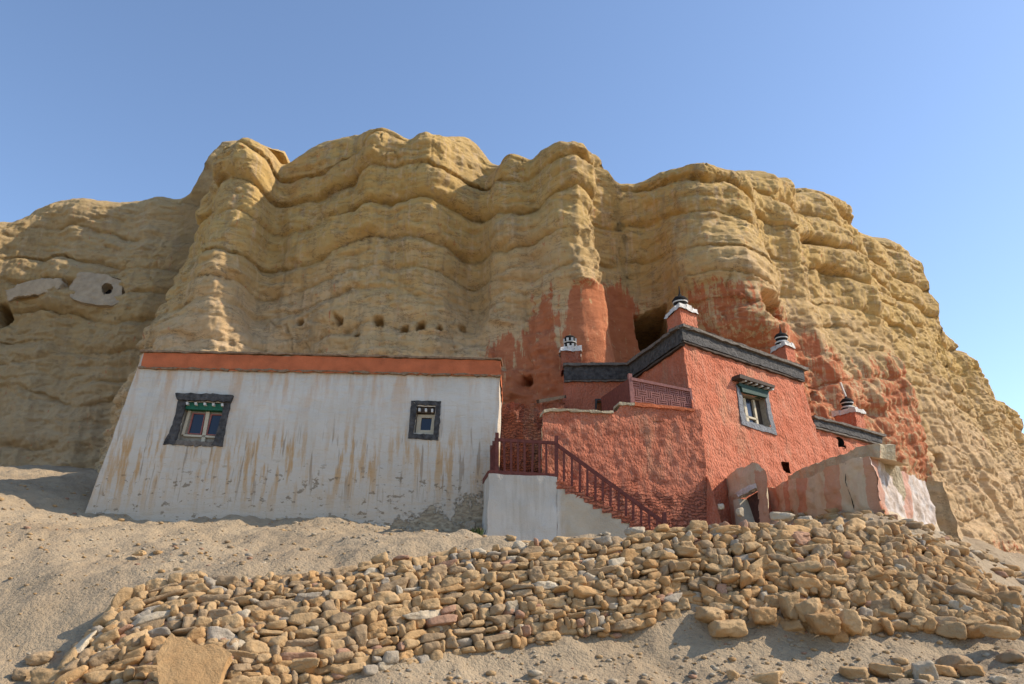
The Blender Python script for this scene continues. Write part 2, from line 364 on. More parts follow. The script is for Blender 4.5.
    def lathe(s, c, prof, n=16):
        a = np.linspace(0, 2*np.pi, n, endpoint=False); v = np.array([[c[0]+r*math.cos(t), c[1]+r*math.sin(t), c[2]+h] for r, h in prof for t in a])
        f = [(k*n+i, k*n+(i+1) % n, (k+1)*n+(i+1) % n, (k+1)*n+i) for k in range(len(prof)-1) for i in range(n)]
        f += [tuple(range(n-1, -1, -1)), tuple(range((len(prof)-1)*n, len(prof)*n))]
        return s.add(v, f, True)
    def build(s, name, mat, parent=None, rough=0, rs=2.2, o=4):
        v = np.concatenate(s.v)
        if rough: v = v + vnoise(v, rs, rough, o)
        me = bpy.data.meshes.new(name); me.from_pydata(v.tolist(), [], s.f); me.polygons.foreach_set('use_smooth', s.sm)
        me.materials.append(mat)
        for k, x in s.at.items():
            x = np.concatenate(x)
            if x.any(): a = me.attributes.new(k, 'FLOAT', 'POINT'); a.data.foreach_set('value', x.astype(np.float32))
        import bmesh
        bm = bmesh.new(); bm.from_mesh(me); bmesh.ops.recalc_face_normals(bm, faces=bm.faces); bm.to_mesh(me); bm.free(); me.update()
        ob = bpy.data.objects.new(name, me); C.objects.link(ob)
        if parent: adopt(ob, parent)
        return ob
def rag(poly, step=2.0, amp=.5, seed=0):
    r = np.random.default_rng(seed); out = []; n = len(poly)
    for i in range(n):
        a = np.array(poly[i], float); b = np.array(poly[(i+1) % n], float); k = max(1, int(np.linalg.norm(b-a)/step))
        for j in range(k): out.append(a+(b-a)*j/k + (r.normal(0, amp, 2) if j else r.normal(0, amp*.4, 2)))
    return out

# ------------------------------------------------------------------ ground
def tps(P, Z, lam=.02):
    n = len(P); d = np.linalg.norm(P[:, None]-P[None], axis=-1); K = np.where(d > 0, d*d*np.log(d+1e-9), 0)+lam*np.eye(n)
    Q = np.c_[np.ones(n), P]; A = np.block([[K, Q], [Q.T, np.zeros((3, 3))]]); wv = np.linalg.solve(A, np.r_[Z, 0, 0, 0])
    def f(x, y):
        o = wv[n]+wv[n+1]*x+wv[n+2]*y
        for k in range(n):
            r2 = (x-P[k, 0])**2+(y-P[k, 1])**2; o = o+wv[k]*.5*r2*np.log(r2+1e-9)
        return o
    return f
FOOT = [(40, 700, 11.3), (150, 696, 11.4), (250, 692, 11.7), (330, 682, 12.2), (450, 658, 13.1), (545, 645, 13.5), (600, 638, 13.7), (645, 632, 13.9), (668, 622, 14.1), (690, 619, 14.2),
        (705, 627, 14.1), (742, 632, 13.9), (757, 624, 14.1), (785, 628, 14.0), (810, 638, 13.8), (870, 634, 13.9), (905, 628, 14.0), (960, 640, 13.8), (1005, 632, 13.9), (1040, 640, 13.8)]
TOP = [(55, 690, 11.5), (75, 648, 12.0), (110, 610, 12.6), (135, 590, 12.9), (180, 575, 13.2), (250, 579, 13.4), (330, 572, 13.6), (380, 561, 13.9), (480, 548, 14.4), (600, 540, 14.8), (650, 531, 15.0), (740, 523, 15.2), (800, 522, 15.3), (880, 525, 15.6), (930, 537, 15.7), (965, 556, 15.5), (990, 584, 15.1), (1012, 606, 14.6), (1040, 625, 14.2)]
ctrl = [at(*c) for c in [(450, 658, 13.1), (545, 645, 13.5), (600, 638, 13.7), (670, 628, 13.9), (720, 632, 13.9), (800, 636, 13.8), (870, 634, 13.9), (960, 640, 13.8), (1010, 640, 13.6), (1060, 640, 13.6),
        (330, 682, 12.2), (450, 690, 11.6), (600, 690, 11.3), (800, 690, 11.3), (1000, 690, 11.3), (100, 700, 11.3), (250, 698, 11.6), (0, 690, 11.2), (-60, 690, 11.2),
        (110, 612, 12.8), (135, 590, 13.2), (250, 579, 13.7), (0, 640, 12.4), (0, 560, 15.0), (90, 560, 15.2), (0, 505, 18.5), (80, 517, 20.0), (0, 472, 24.), (70, 470, 24.5), (20, 490, 20.6), (-80, 500, 18), (-80, 470, 24),
        (380, 562, 14.2), (480, 549, 14.7), (600, 540, 15.1), (650, 532, 15.4), (740, 526, 15.5), (870, 530, 15.9), (950, 550, 16.0), (1000, 592, 15.3), (250, 555, 16), (400, 540, 17), (560, 550, 17), (680, 538, 17.6), (760, 530, 18.5),
        (200, 542, 17.2), (300, 532, 18.2), (200, 517, 19.9), (300, 519, 19.8), (400, 526, 19.5), (480, 541, 18.0), (480, 541, 19.4), (560, 550, 18.6), (700, 537, 19.4), (760, 522, 20),
        (930, 535, 20.0), (965, 540, 22.), (1000, 565, 21.), (1024, 592, 20.), (1080, 610, 19)]]
ctrl += [np.array(p, float) for p in [(-15, 0, -.2), (0, 0, 0), (15, 0, -.2), (-9, 5, .05), (0, 5, .1), (9, 5, .05), (-20, 30, 7.0), (0, 27, 5.2), (9, 28, 5.2), (22, 33, 3.), (28, 24, 1.5), (24, 15, 1.2), (-20, 12, .8)]]
ctrl = np.array(ctrl); _f = tps(ctrl[:, :2], ctrl[:, 2], .05)
def ground0(x, y):
    z = np.clip(_f(x, y), -1.2, 8.5)
    z = z-.6*sstep(-.9, .3, x)*sstep(7.5, 5.5, x)*sstep(15.0, 16.2, y)*sstep(20.5, 19, y)
    k = np.maximum(sstep(22, 40, np.abs(x-2)), np.maximum(sstep(2, -14, y), sstep(32, 46, y)))
    return z*(1-k)-2.2*k
def ground(x, y):
    p = np.stack([x, y, 0*x], -1)
    return ground0(x, y)+.16*fbm(p*.55, 3)+.07*fbm(p*1.9, 4)+.05*np.abs(fbm(p*3.5, 4))
ax = np.r_[np.arange(-60, -20, 1.5), np.arange(-20, 26, .06), np.arange(26, 70, 1.5)]; ay = np.r_[np.arange(-26, 8, 1.), np.arange(8, 26.5, .05), np.arange(26.5, 62, 1.)]
gx, gy = np.meshgrid(ax, ay); gz = ground(gx, gy)
tag(mesh_np('ground', np.stack([gx, gy, gz], -1), gridfaces(*gx.shape), M['dirt']), kind='structure')
mb = MB(); mb.add([(-4000, -4000, -1.6), (4000, -4000, -1.6), (4000, 4000, -1.6), (-4000, 4000, -1.6)], [(0, 1, 2, 3)])
tag(mb.build('terrain', M['dirt']), kind='structure')

# ------------------------------------------------------------------ cliff
SIL = np.array([(-200, 235), (-80, 230), (0, 225), (22, 220), (38, 209), (55, 202), (75, 196), (95, 199), (120, 201), (145, 197), (163, 197), (172, 199), (178, 200), (190, 190), (200, 172), (213, 150), (225, 141), (246, 140), (266, 146),
    (285, 154), (300, 149), (320, 141), (345, 134), (365, 130), (385, 130), (400, 136), (412, 139), (424, 133), (436, 138), (450, 136), (466, 134), (478, 141), (488, 154), (497, 161), (508, 155), (520, 154), (533, 158), (548, 152), (570, 149), (590, 149),
    (602, 154), (609, 165), (613, 185), (640, 181), (665, 174), (685, 172), (700, 168), (722, 170), (745, 169), (765, 175), (790, 188), (810, 192), (830, 204), (850, 214), (870, 230), (890, 242), (905, 260), (916, 285), (926, 308), (940, 322), (950, 340),
    (965, 365), (975, 385), (987, 398), (1000, 414), (1010, 430), (1018, 450), (1030, 466), (1060, 500), (1100, 540), (1200, 600), (1500, 640)], float)
PLAN = np.array([(-46, 37), (-30, 33), (-24, 35), (-19.5, 34.6), (-16.5, 34.2), (-15.6, 30.5), (-14.3, 26.0), (-12.4, 24.6), (-9.6, 24.9), (-8.3, 26.0), (-7.2, 25.3), (-5.5, 24.7), (-2.8, 24.9), (-1.6, 25.5), (-.6, 25.0), (.6, 24.5), (2.2, 23.9), (3.45, 23.9), (3.8, 24.5),
    (3.9, 26.0), (4.5, 27.1), (5.6, 27.3), (6.6, 26.6), (7.8, 25.8), (9.2, 25.9), (10.6, 26.8), (12.2, 28.1), (14, 29.8), (17, 32.6), (21, 36.4), (26, 41.5), (33, 49), (42, 60)])
def build_cliff():
    l = np.r_[0, np.cumsum(np.linalg.norm(np.diff(PLAN, axis=0), axis=1))]
    s = np.arange(0, l[-1], .05); X = np.interp(s, l, PLAN[:, 0]); Y = np.interp(s, l, PLAN[:, 1])
    def sm(a, sig):
        k = np.exp(-.5*(np.arange(-80, 81)*.05/sig)**2); k /= k.sum(); return np.convolve(np.pad(a, 80, 'edge'), k, 'valid')
    X, Y = sm(X, .35), sm(Y, .35)
    tx, ty = np.gradient(sm(X, .7)), np.gradient(sm(Y, .7)); h = np.hypot(tx, ty); nx, ny = ty/h, -tx/h
    wx, wy = sm(sm(nx, 1.3), 1.3), sm(sm(ny, 1.3), 1.3); wh = np.hypot(wx, wy); wx, wy = wx/wh, wy/wh
    keep = np.ones(len(s), bool); sel = np.where(keep)[0]
    bat = np.interp(X, [-20, -16, -14, -10, -5, 2.4, 3.3, 4.1, 5, 9, 14, 22], [.10, .14, .20, .12, .085, .075, .115, .12, .05, .06, .14, .17])
    hr = 1.7+.7*perlin(np.stack([s*.5, 0*s, 0*s], -1)); R = np.interp(X, [-13, 4, 9, 14], [1.7, 1.6, 1.6, 3.])
    z0 = 4.0
    def shape(z, H):
        t = np.clip((z-(H-hr))/hr, 0, 1); return -bat*(z-z0)-R*(1-np.sqrt(np.maximum(0, 1-t*t)))
    H = np.full(len(s), 3.); go = np.ones(len(s), bool)
    for h_ in np.arange(3., 34., .08):
        Hc = np.full(len(s), h_)
        for q_ in (0, .12, .35, .7, 1.1):
            zq = Hc-hr*q_; d = shape(zq, Hc); px, py = proj(np.stack([X+wx*d, Y+wy*d, zq], -1))
            go &= py > np.interp(px, SIL[:, 0], SIL[:, 1])
        H[go] = h_
    H = sm(H, .12)
    nv = 430; v = np.linspace(0, 1, nv)[:, None]; zb = 1.2
    Z = zb+(H[None]-zb)*v; Sg = np.broadcast_to(s[None], Z.shape)
    base = shape(Z, H[None])
    P0 = np.stack([X[None]+wx*base, Y[None]+wy*base, Z], -1)
    px, py = proj(P0)
    # bedding
    q = np.stack([P0[..., 0], P0[..., 1], P0[..., 2]*.35], -1)
    zw = Z+1.15*fbm(np.stack([Sg*.15, Z*.05, 0*Z], -1), 2)+.18*fbm(q*.8, 3) - .05*np.clip(X[None]+14, -20, 0)
    zw = zw+np.where(X[None] < -13.2, -.32*(X[None]+17)*sstep(13.5, 9, Z), 0)
    bz = np.array([0, 2.4, 4.6, 6.3, 8.0, 9.6, 11.1, 12.6, 13.5, 14.7, 16.3, 17.9, 19.4, 21.2, 23.5, 30]); amp = np.array([.15, .15, .2, .15, .15, .16, .17, .15, .26, .42, .62, .66, .6, .6, .6])
    i = np.clip(np.searchsorted(bz, zw)-1, 0, len(amp)-1); t = np.clip((zw-bz[i])/(bz[i+1]-bz[i]), 0, 1)
    lobe = (1-np.abs(2*t**.85-1)**3.6)
    mod = np.clip(.55+2.4*perlin(np.stack([Sg*.22, i*3.7, 0*Z+2.], -1)), .0, 1.7)
    mod = mod*(1+1.8*sstep(-12.8, -14.5, X[None])*sstep(14, 11, Z))
    d = amp[i]*(lobe-.55)*mod
    lam = np.stack([Sg*.10, zw*2.3, 0*Z], -1)                            # thin laminae
    d += .08*fbm(lam, 3)*np.clip(.25+1.9*perlin(np.stack([Sg*.3, Z*.25, 0*Z+7], -1)), 0, 1.2)
    th = zw*2.7+.5*perlin(np.stack([Sg*.35, zw*.6, 0*Z+1], -1)); fr_ = th-np.floor(th)          # thin ledges with sharp undersides
    lk = perlin(np.stack([Sg*.28, np.floor(th)*5.3, 0*Z+9], -1)); d += .14*(fr_**.6-.5)*np.clip((lk+.05)*2.2, 0, 1)*sstep(0, .12, 1-fr_)
    ck = np.abs(fbm(np.stack([Sg*.55, Z*.22, 0*Z+3], -1), 4)); d -= .12*np.clip(1-ck/.022, 0, 1)*np.clip(.2+2*perlin(P0*.3+70), 0, 1)                       # joints
    cb = ridged(P0*.95+21, 4); d -= .08*np.clip(cb-.3, 0, 1)
    # buttresses, flutes and lumps
    d += .95*fbm(np.stack([Sg*.24, Z*.06, 0*Z], -1), 3)
    fl = sstep(15.5, 9.5, Z+np.clip(X[None]-9, 0, 30)*-.25)
    d += (.10+.22*fl)*ridged(np.stack([Sg*.85+.2*Z, Z*.13, 0*Z+4], -1), 3)
    d += .50*fbm(P0*np.array([.26, .26, .2]), 2)+(.10*fbm(P0*np.array([.75, .75, 1.9])+9, 5)+.055*fbm(P0*np.array([2.6, 2.6, 1.2]), 4))*(1-.5*sstep(8.5, 11, X[None]))+.22*sstep(9, 12, X[None])*ridged(np.stack([Sg*.45, Z*.10+Sg*.03, 0*Z+14], -1), 3)+.03*fbm(P0*6, 3)
    d += .05*ridged(np.stack([Sg*2.6, Z*.30, 0*Z+4], -1), 3)*np.clip(.3+1.6*perlin(P0*.4+50), 0, 1)
    d -= .16*np.clip(ridged(np.stack([P0[..., 0]*.5, P0[..., 1]*.5, P0[..., 2]*1.3], -1)+3, 3)-.55, 0, 1)*2
    pit = perlin(P0*2.6+40); d -= .32*np.clip(pit-.46, 0, 1)
    damp = sstep(0, .05, 1-v)*.65+.35; d *= damp
    # joints between the buttresses: (pixel x at top, at bottom, depth, width)
    for (xt, xb, y0, y1, dep, wd) in [(284, 252, 160, 330, 1.2, .55), (205, 180, 190, 320, .5, .4), (486, 470, 160, 330, .5, .45), (535, 528, 160, 330, .4, .4), (640, 615, 270, 330, .3, .3), (860, 935, 220, 480, .5, .5), (915, 985, 290, 520, .35, .5), (770, 800, 190, 300, .3, .6)]:
        xc = xt+(xb-xt)*(py-y0)/(y1-y0); d -= dep*np.exp(-((px-xc)/(wd*32))**2)*sstep(y0-40, y0+10, py)*sstep(y1+30, y1-10, py)
    # overhang right of the notch, deep sandy brow over the cave
    d += 1.0*sstep(4.9, 7.0, X[None])*sstep(10.5, 8, X[None])*sstep(10.3, 11.6, Z)*sstep(18, 13, Z)
    def push(poly, dep, soft=2):
        nonlocal d
        m = inpoly(px+2.0*perlin(P0*3), py+2.0*perlin(P0*3+5), poly)*1.
        for _ in range(soft):
            m[1:-1, 1:-1] = (m[1:-1, 1:-1]*2+m[:-2, 1:-1]+m[2:, 1:-1]+m[1:-1, :-2]+m[1:-1, 2:])/6
        d = d*(1-.8*m)-dep*m
    push([(634, 318), (645, 314), (664, 312), (668, 345), (638, 352)], 4.5, 1)
    push([(750, 305), (768, 301), (782, 304), (792, 328), (768, 334), (752, 328)], 1.1)
    push([(101, 287), (105, 283.5), (111, 284), (114, 288), (111, 294), (104, 295)], 1.6, 1)
    push([(0, 304), (10, 308), (12, 322), (0, 328)], 1.6)
    for (hx, hy, r) in [(337, 318, 3.4), (378, 319, 4), (404, 325, 4), (421, 325, 4), (355, 331, 2), (440, 328, 2.4), (529, 382, 4), (818, 396, 3.2), (300, 322, 2.2), (462, 326, 2.5)]:
        push([(hx-r, hy-r*.8), (hx+r*.8, hy-r), (hx+r, hy+r*.9), (hx-r*.9, hy+r)], .7, 1)
    push([(934, 456), (941, 454), (947, 474), (941, 476)], .9, 1)
    push([(558, 287), (634, 284), (652, 376), (556, 376)], -.12, 14)
    push([(486, 322), (520, 326), (536, 372), (500, 372)], .12)
    mx, my = nx*.6+wx*.4, ny*.6+wy*.4; P = np.stack([X[None]+wx*base+mx*d, Y[None]+wy*base+my*d, Z+.10*fbm(P0*.8+3, 3)*sstep(0, .03, v)], -1)
    # paint worn on the rock
    jx = px+5*fbm(np.stack([Sg*1.5, Z*1.2, 0*Z], -1), 4); jy = py+8*fbm(np.stack([Sg*2.2, Z*.5, 0*Z+8], -1), 4)
    m = np.zeros(Z.shape)
    for po in [[(538, 300), (550, 285), (556, 283), (557, 350), (640, 366), (650, 430), (556, 430), (520, 365), (520, 330)], [(567, 289), (590, 284), (632, 287), (648, 372), (560, 370), (566, 330)], [(484, 350), (496, 336), (514, 333), (520, 372), (486, 372)], [(500, 372), (570, 372), (570, 480), (500, 480)],
               [(690, 298), (744, 294), (750, 340), (785, 302), (800, 314), (826, 352), (852, 405), (862, 430), (820, 470), (700, 360)], [(862, 380), (880, 372), (905, 420), (912, 452), (880, 470), (850, 430)], [(884, 450), (900, 446), (906, 478), (886, 478)]]:
        m = np.maximum(m, inpoly(jx, jy, po)*(.66 if po[0][0] > 660 else .92))
    m *= (X[None] > -1.5)
    m2 = np.zeros(Z.shape)
    for po in [[(976, 540), (1004, 538), (1010, 558), (985, 562)], [(800, 400), (870, 350), (915, 440), (900, 500), (830, 480)]]: m2 = np.maximum(m2, inpoly(jx, jy, po)*.42)
    m = np.maximum(m, m2)
    for _ in range(50):
        m[1:-1, 1:-1] = (m[1:-1, 1:-1]*2+m[:-2, 1:-1]+m[2:, 1:-1]+m[1:-1, :-2]+m[1:-1, 2:])/6
    # plateau behind the brow
    rows = []
    for k, b in enumerate(np.linspace(.25, 26, 26)):
        e = P[-1].copy(); e[:, 0] -= wx*0.15*b; e[:, 1] += b; q2 = e*.5; e[:, 2] += -.22*b+.35*fbm(q2, 3)*min(1, b/2); rows.append(e)
    P = np.concatenate([P, np.array(rows)]); m = np.concatenate([m, np.zeros((len(rows), len(s)))])
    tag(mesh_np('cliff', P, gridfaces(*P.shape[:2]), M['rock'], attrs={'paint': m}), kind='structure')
    return P
CL = build_cliff()
def plaster(name, mat, polys, thick, holes=()):                   # old wall plaster keyed onto the rock face
    px, py = proj(CL); jx = px+1.0*fbm(CL*2.2, 3); jy = py+1.0*fbm(CL*2.2+7, 3); k = np.zeros(px.shape, bool)
    for p in polys: k |= inpoly(jx, jy, p)
    for p in holes: k &= ~inpoly(px, py, p)
    r, c = np.where(k); r0, r1, c0, c1 = r.min()-25, r.max()+26, c.min()-25, c.max()+26
    G = CL[r0:r1, c0:c1]; kk = k[r0:r1, c0:c1]; m = kk.astype(float)
    g2 = G.copy()
    for _ in range(700): g2[1:-1, 1:-1] = (g2[:-2, 1:-1]+g2[2:, 1:-1]+g2[1:-1, :-2]+g2[1:-1, 2:])/4
    n = np.cross(np.gradient(g2, axis=1), np.gradient(g2, axis=0)); n /= np.linalg.norm(n, axis=-1, keepdims=True)+1e-9
    n *= np.sign(((EYE-g2)*n).sum(-1, keepdims=True)); push_ = np.percentile(((G-g2)*n).sum(-1)[kk], 85)
    H_ = g2+n*(push_+thick)*m[..., None] + (G-g2-n*.1)*(1-m[..., None])
    mb = MB(); f = kk[:-1, :-1] | kk[1:, :-1] | kk[:-1, 1:] | kk[1:, 1:]; mb.grid(H_, f); return mb.build(name, mat)

# ------------------------------------------------------------------ buildings
V = lambda *a: np.array(a, float)
def ring(mb, outer, inner, pl, o0, o1):
    n = len(outer)
    for k in range(n): mb.prism([outer[k], outer[(k+1) % n], inner[(k+1) % n], inner[k]], pl, o0, o1)
def pc(name, mat, parent, polys, pl, o0, o1, rough=0, rs=6):
    mb = MB()
    for p in polys: mb.prism(p, pl, o0, o1)
    return mb.build(name, M[mat], parent, rough, rs)
def dots(pts, w, h): return [[(x-w, y-h), (x+w, y-h), (x+w, y+h), (x-w, y+h)] for x, y in pts]
def gz_at(p): return float(ground0(np.array([p[0]]), np.array([p[1]]))[0])

# long white house
W = Plane(at(143, 352, 20.5), at(500, 360, 19.85), at(84, 517, 20.15))
house = thing('white_house', 'long low whitewashed house with a red band along its roof edge, under the cliff', 'house', W.q(300, 530))
h1 = [(185.5, 401), (226.5, 403), (215.5, 443), (175.5, 441.5)]; h2 = [(417, 405), (436, 406), (433.5, 434.5), (413.5, 434)]
mb = MB(); mb.curtain([(143, 352.5), (500, 360.5)], [(82, 522), (200, 527), (300, 535), (400, 544), (494, 556)], W, .07, [h1, h2])
TRp, BRp, TLp, BLp = W.q(500, 360.5), W.q(494, 556), W.q(143, 352.5), W.q(82, 522)
mb.quad(BRp, BRp+V(.02, 4.2, 0), TRp+V(.02, 4.2, 0), TRp); mb.quad(BLp+V(.6, 4.2, 0), BLp, TLp, TLp+V(.3, 4.2, 0))
mb.quad(TLp-V(0, 0, .25), TRp-V(0, 0, .25), TRp+V(.02, 4.2, -.25), TLp+V(.3, 4.2, -.25))
mb.build('wall', M['white'], house, .022, 1.7)
mb = MB(); mb.curtain([(144, 352.6), (500.5, 360.6)], [(140.5, 368.5), (500.8, 376.3)], Plane(W.p+W.n*.07, W.p+W.n*.07+W.ex, W.p+W.n*.07+W.ey), .07)
a, b = W.q(500.5, 360.6, .07), W.q(500.8, 376.3, .07); mb.quad(b, b+V(.02, 3.5, 0), a+V(.02, 3.5, 0), a)
mb.build('red_band', M['redband'], house, .02, 2.5)
mb = MB(); mb.prism(rag([(142, 351.2), (322, 355.2), (502, 359.4), (502, 361.2), (322, 357), (142, 353)], 5, .3, 1), W, -.35, .11); mb.build('coping', M['brownedge'], house, .012, 6)
mb = MB(); mb.prism(rag([(139.5, 368), (320, 371.6), (501, 375.9), (501, 377.3), (320, 373), (139.5, 369.4)], 4, .5, 2), W, -.02, .09); mb.build('stone_course', M['brownedge'], house, .012, 6)
# window with a tall black surround
def casement(parent, hole, pl, label=None):
    o = MB(); h = np.array(hole); o.sleeve(hole, pl, .01, -.34); c = pc('window', 'dark', parent, [hole], pl, -.36, -.30)
    if label: c['label'] = label
    r = o.build('reveal', M['greybeige'], c); return c
w1 = casement(house, h1, W, 'wide two paned window with a flaring black surround and green lintel')
mb = MB(); mb.prism(rag([(179, 400), (187, 401.3), (181.5, 422), (175.5, 444.5), (163.5, 445), (173, 425)], 3, .35, 4), W, -.02, .035)
mb.prism(rag([(225, 402.5), (231.5, 402), (226.5, 424), (222.8, 447), (211, 446), (215, 440), (221, 418)], 3, .35, 5), W, -.02, .035)
mb.prism(rag([(176.5, 393.8), (205, 394.5), (234, 396.3), (231.5, 402.6), (205, 401.5), (178.5, 400.6)], 3, .4, 6), W, -.02, .09); mb.build('surround', M['black'], w1)
pc('frame', 'greybeige', w1, [h1], W, -.26, -.19); pc('lintel', 'green', w1, [[(186, 402), (226.3, 404), (225, 410.6), (185, 408.6)]], W, -.20, -.02)
[pc('beam_end', 'whitepaint', w1, [d_], W, -.04, .06) for d_ in dots([(188, 404), (196.5, 404.2), (205.5, 404.6), (214, 405.2), (223, 405.6)], 1.1, 1.3)]
mb = MB(); so_ = [[(190.3, 410.8), (203, 411.6), (198.8, 433), (185, 432)], [(208.6, 412), (222.4, 412.8), (218, 434), (203.8, 433.2)]]
si_ = [[(191.5, 412), (202, 412.6), (197.9, 432), (186.4, 431.2)], [(209.8, 413.2), (221.3, 413.7), (217, 433), (205, 432.3)]]
for a, b in zip(so_, si_): ring(mb, a, b, W, -.19, -.14)
mb.build('sash', M['redpaint'], w1); pc('pane', 'glass', w1, si_, W, -.19, -.165)
pc('glazing_bead', 'cream', w1, [[(181.5, 432.6), (218, 434.6), (217.5, 436.6), (181, 434.6)], [(204.2, 410), (207.8, 410.2), (202.2, 442), (198.6, 441.8)], [(186.2, 409), (189, 409.2), (182, 433), (179, 433)]], W, -.19, -.125)
mb = MB(); mb.prism(rag([(175, 440.6), (215, 442.2), (213.5, 446.8), (172.5, 445.2)], 2.5, .6, 7), W, -.2, .03); mb.build('sill', M['slate'], w1)
# small square window
w2 = casement(house, h2, W, 'small square window with a painted black border')
mb = MB(); oo = [(411.5, 401), (441.2, 401.5), (438.2, 440.8), (408.2, 438.6)]
for k in range(4): mb.prism(rag([oo[k], oo[(k+1) % 4], h2[(k+1) % 4], h2[k]], 2.5, .25, 20+k), W, -.02, .032)
mb.build('surround', M['black'], w2)
pc('frame', 'greybeige', w2, [h2], W, -.25, -.2); pc('lintel', 'oldwood', w2, [[(417, 406.5), (436, 407.4), (435.5, 412.6), (416.6, 412)]], W, -.2, -.05)
[pc('beam_end', 'whitepaint', w2, [d_], W, -.06, .03) for d_ in dots([(419.5, 410), (426, 410.3), (432.3, 410.8)], 1.0, 1.6)]
mb = MB(); ring(mb, [(416.6, 412.8), (435, 413), (432.7, 433.6), (414.8, 433.2)], [(420.6, 416), (431.2, 416.2), (429.6, 428.6), (419.4, 428.4)], W, -.2, -.13); mb.build('sash', M['cream'], w2)
pc('pane', 'glass', w2, [[(420.6, 416), (431.2, 416.2), (429.6, 428.6), (419.4, 428.4)]], W, -.2, -.17)

# roof turret: masonry block, limewashed cap, dark banded finial
def turret(parent, corner, r, l, wr, wl, zb, zt, tilt=0, kind='vase', fs=1., seed=0, mat='red'):
    r = np.array([r[0], r[1], 0]); r = r/np.linalg.norm(r); l = np.array([l[0], l[1], 0]); l = l/np.linalg.norm(l)
    c = np.array([corner[0], corner[1], 0.]); Q = [c, c+r*wr, c+r*wr+l*wl, c+l*wl]; up = V(0, 0, 1)
    mb = MB()
    for k in range(4): mb.quad(Q[k]+up*zb, Q[(k+1) % 4]+up*zb, Q[(k+1) % 4]+up*zt, Q[k]+up*zt, .06)
    mb.quad(*[q+up*zt for q in Q], .1)
    t = mb.build('roof_turret', M[mat], parent, .03, 4)
    m = (Q[0]+Q[2])/2; mb = MB(); rg = np.random.default_rng(seed)
    n = 3
    for i in range(n):
        for j in range(n):
            if i == 1 and j == 1: continue
            p = m+(r*wr*(i-1)+l*wl*(j-1))*.38; hh = .10+.06*rg.random()
            e = [p+r*wr*.2*a+l*wl*.2*b for a, b in ((-1, -1), (1, -1), (1, 1), (-1, 1))]
            A = [x+up*(zt-.03) for x in e]; B = [p+(x-p)*.8+up*(zt+hh) for x in e]
            for k in range(4): mb.quad(A[k], A[(k+1) % 4], B[(k+1) % 4], B[k], .05)
            mb.quad(*B, .05)
    mb.quad(*[m+(q-m)*.9+up*(zt+.06) for q in Q], .1)
    mb.build('cap', M['limestone'], t, .035, 6)
    b = (m[0], m[1], zt+.05); f = fs
    if kind == 'drum':
        mb = MB(); mb.lathe(b, [(.15*f, 0), (.17*f, .05*f), (.16*f, .40*f), (.13*f, .44*f), (.0, .45*f)]); mb.build('finial', M['dark'], t)
        mb = MB()
        for z0 in (.10, .27):
            for a in np.arange(0, 6.28, .785): 
                q = V(b[0]+.165*f*math.cos(a+z0*4), b[1]+.165*f*math.sin(a+z0*4), b[2]+z0*f); mb.bar(q, q+V(0, 0, .09*f), .06*f, .03*f)
            mb.lathe((b[0], b[1], b[2]+(z0-.025)*f), [(.176*f, 0), (.176*f, .022*f)])
        mb.build('finial_band', M['whitepaint'], t)
    else:
        mb = MB(); mb.lathe(b, [(.10*f, 0), (.17*f, .06*f), (.19*f, .16*f), (.13*f, .22*f), (.17*f, .28*f), (.20*f, .36*f), (.14*f, .44*f), (.05*f, .48*f), (.02*f, .56*f), (.012*f, .75*f)]); mb.build('finial', M['dark'], t)
        mb = MB(); mb.lathe((b[0], b[1], b[2]+.15*f), [(.195*f, 0), (.20*f, .03*f), (.16*f, .06*f)]); mb.lathe((b[0], b[1], b[2]+.29*f), [(.18*f, 0), (.185*f, .03*f)]); mb.build('finial_band', M['limestone'], t)
        if tilt: mb = MB(); mb.bar(V(b[0], b[1], b[2]+.5*f), V(b[0]-.16*f, b[1]-.1*f, b[2]+.95*f), .05*f, .05*f); mb.build('spike', M['whitepaint'], t)
    return t

# red corner tower
At, Ab, Rt, Lt = at(681, 329, 20.), at(709, 530, 19.7), at(800, 371.6, 23.7), at(631, 367, 23.3)
TR_ = Plane(At, Ab, Rt); TL_ = Plane(At, Ab, Lt); rdir = (Rt-At); ldir = (Lt-At)
tower = thing('red_tower', 'tall red plastered corner building with black cornice and one window on its sunlit side', 'building', TR_.q(760, 528))
hw = [(740.5, 393), (764.5, 398.5), (770.5, 429), (745, 422)]
mb = MB(); mb.curtain([(681, 329), (800, 371.6)], [(709, 530), (842, 530)], TR_, .06, [hw, [(781, 461), (788, 462), (790, 473), (783, 472)]])
mb.curtain([(631, 367), (681, 329)], [(640, 432), (695.35, 432)], TL_, .06)
e0, e1 = TR_.q(842, 530), Rt; mb.quad(e0, e0+V(-1.5, 2.6, 0), e1+V(-1.5, 2.6, 0), e1)
mb.build('wall', M['red'], tower, .042, 3, 5)
mb = MB(); mb.quad(At-V(0, 0, .2), Rt-V(0, 0, .2), Rt+V(-1.6, 2.4, -.2), Lt-V(0, 0, .2)); mb.build('roof', M['buff'], tower, .02)
mb = MB(); mb.prism(rag([(678.6, 328.2), (740, 350), (800.6, 371.8), (802, 381.2), (741, 361), (680, 341)], 5, .3, 8), TR_, -.05, .11)
mb.prism(rag([(682.4, 328.2), (656, 348), (630, 367.2), (631, 380), (657, 361.5), (684, 343.4)], 5, .3, 9), TL_, -.05, .11); mb.build('cornice', M['black'], tower, .012, 5)
mb = MB(); mb.prism(rag([(677.5, 325.8), (740, 347.4), (803, 369.6), (803, 372.2), (740, 350.4), (677.5, 328.8)], 4, .3, 10), TR_, -.3, .2); mb.prism(rag([(683, 326), (656, 346), (629, 365), (629, 367.6), (656, 349), (683, 329)], 4, .3, 11), TL_, -.3, .2)
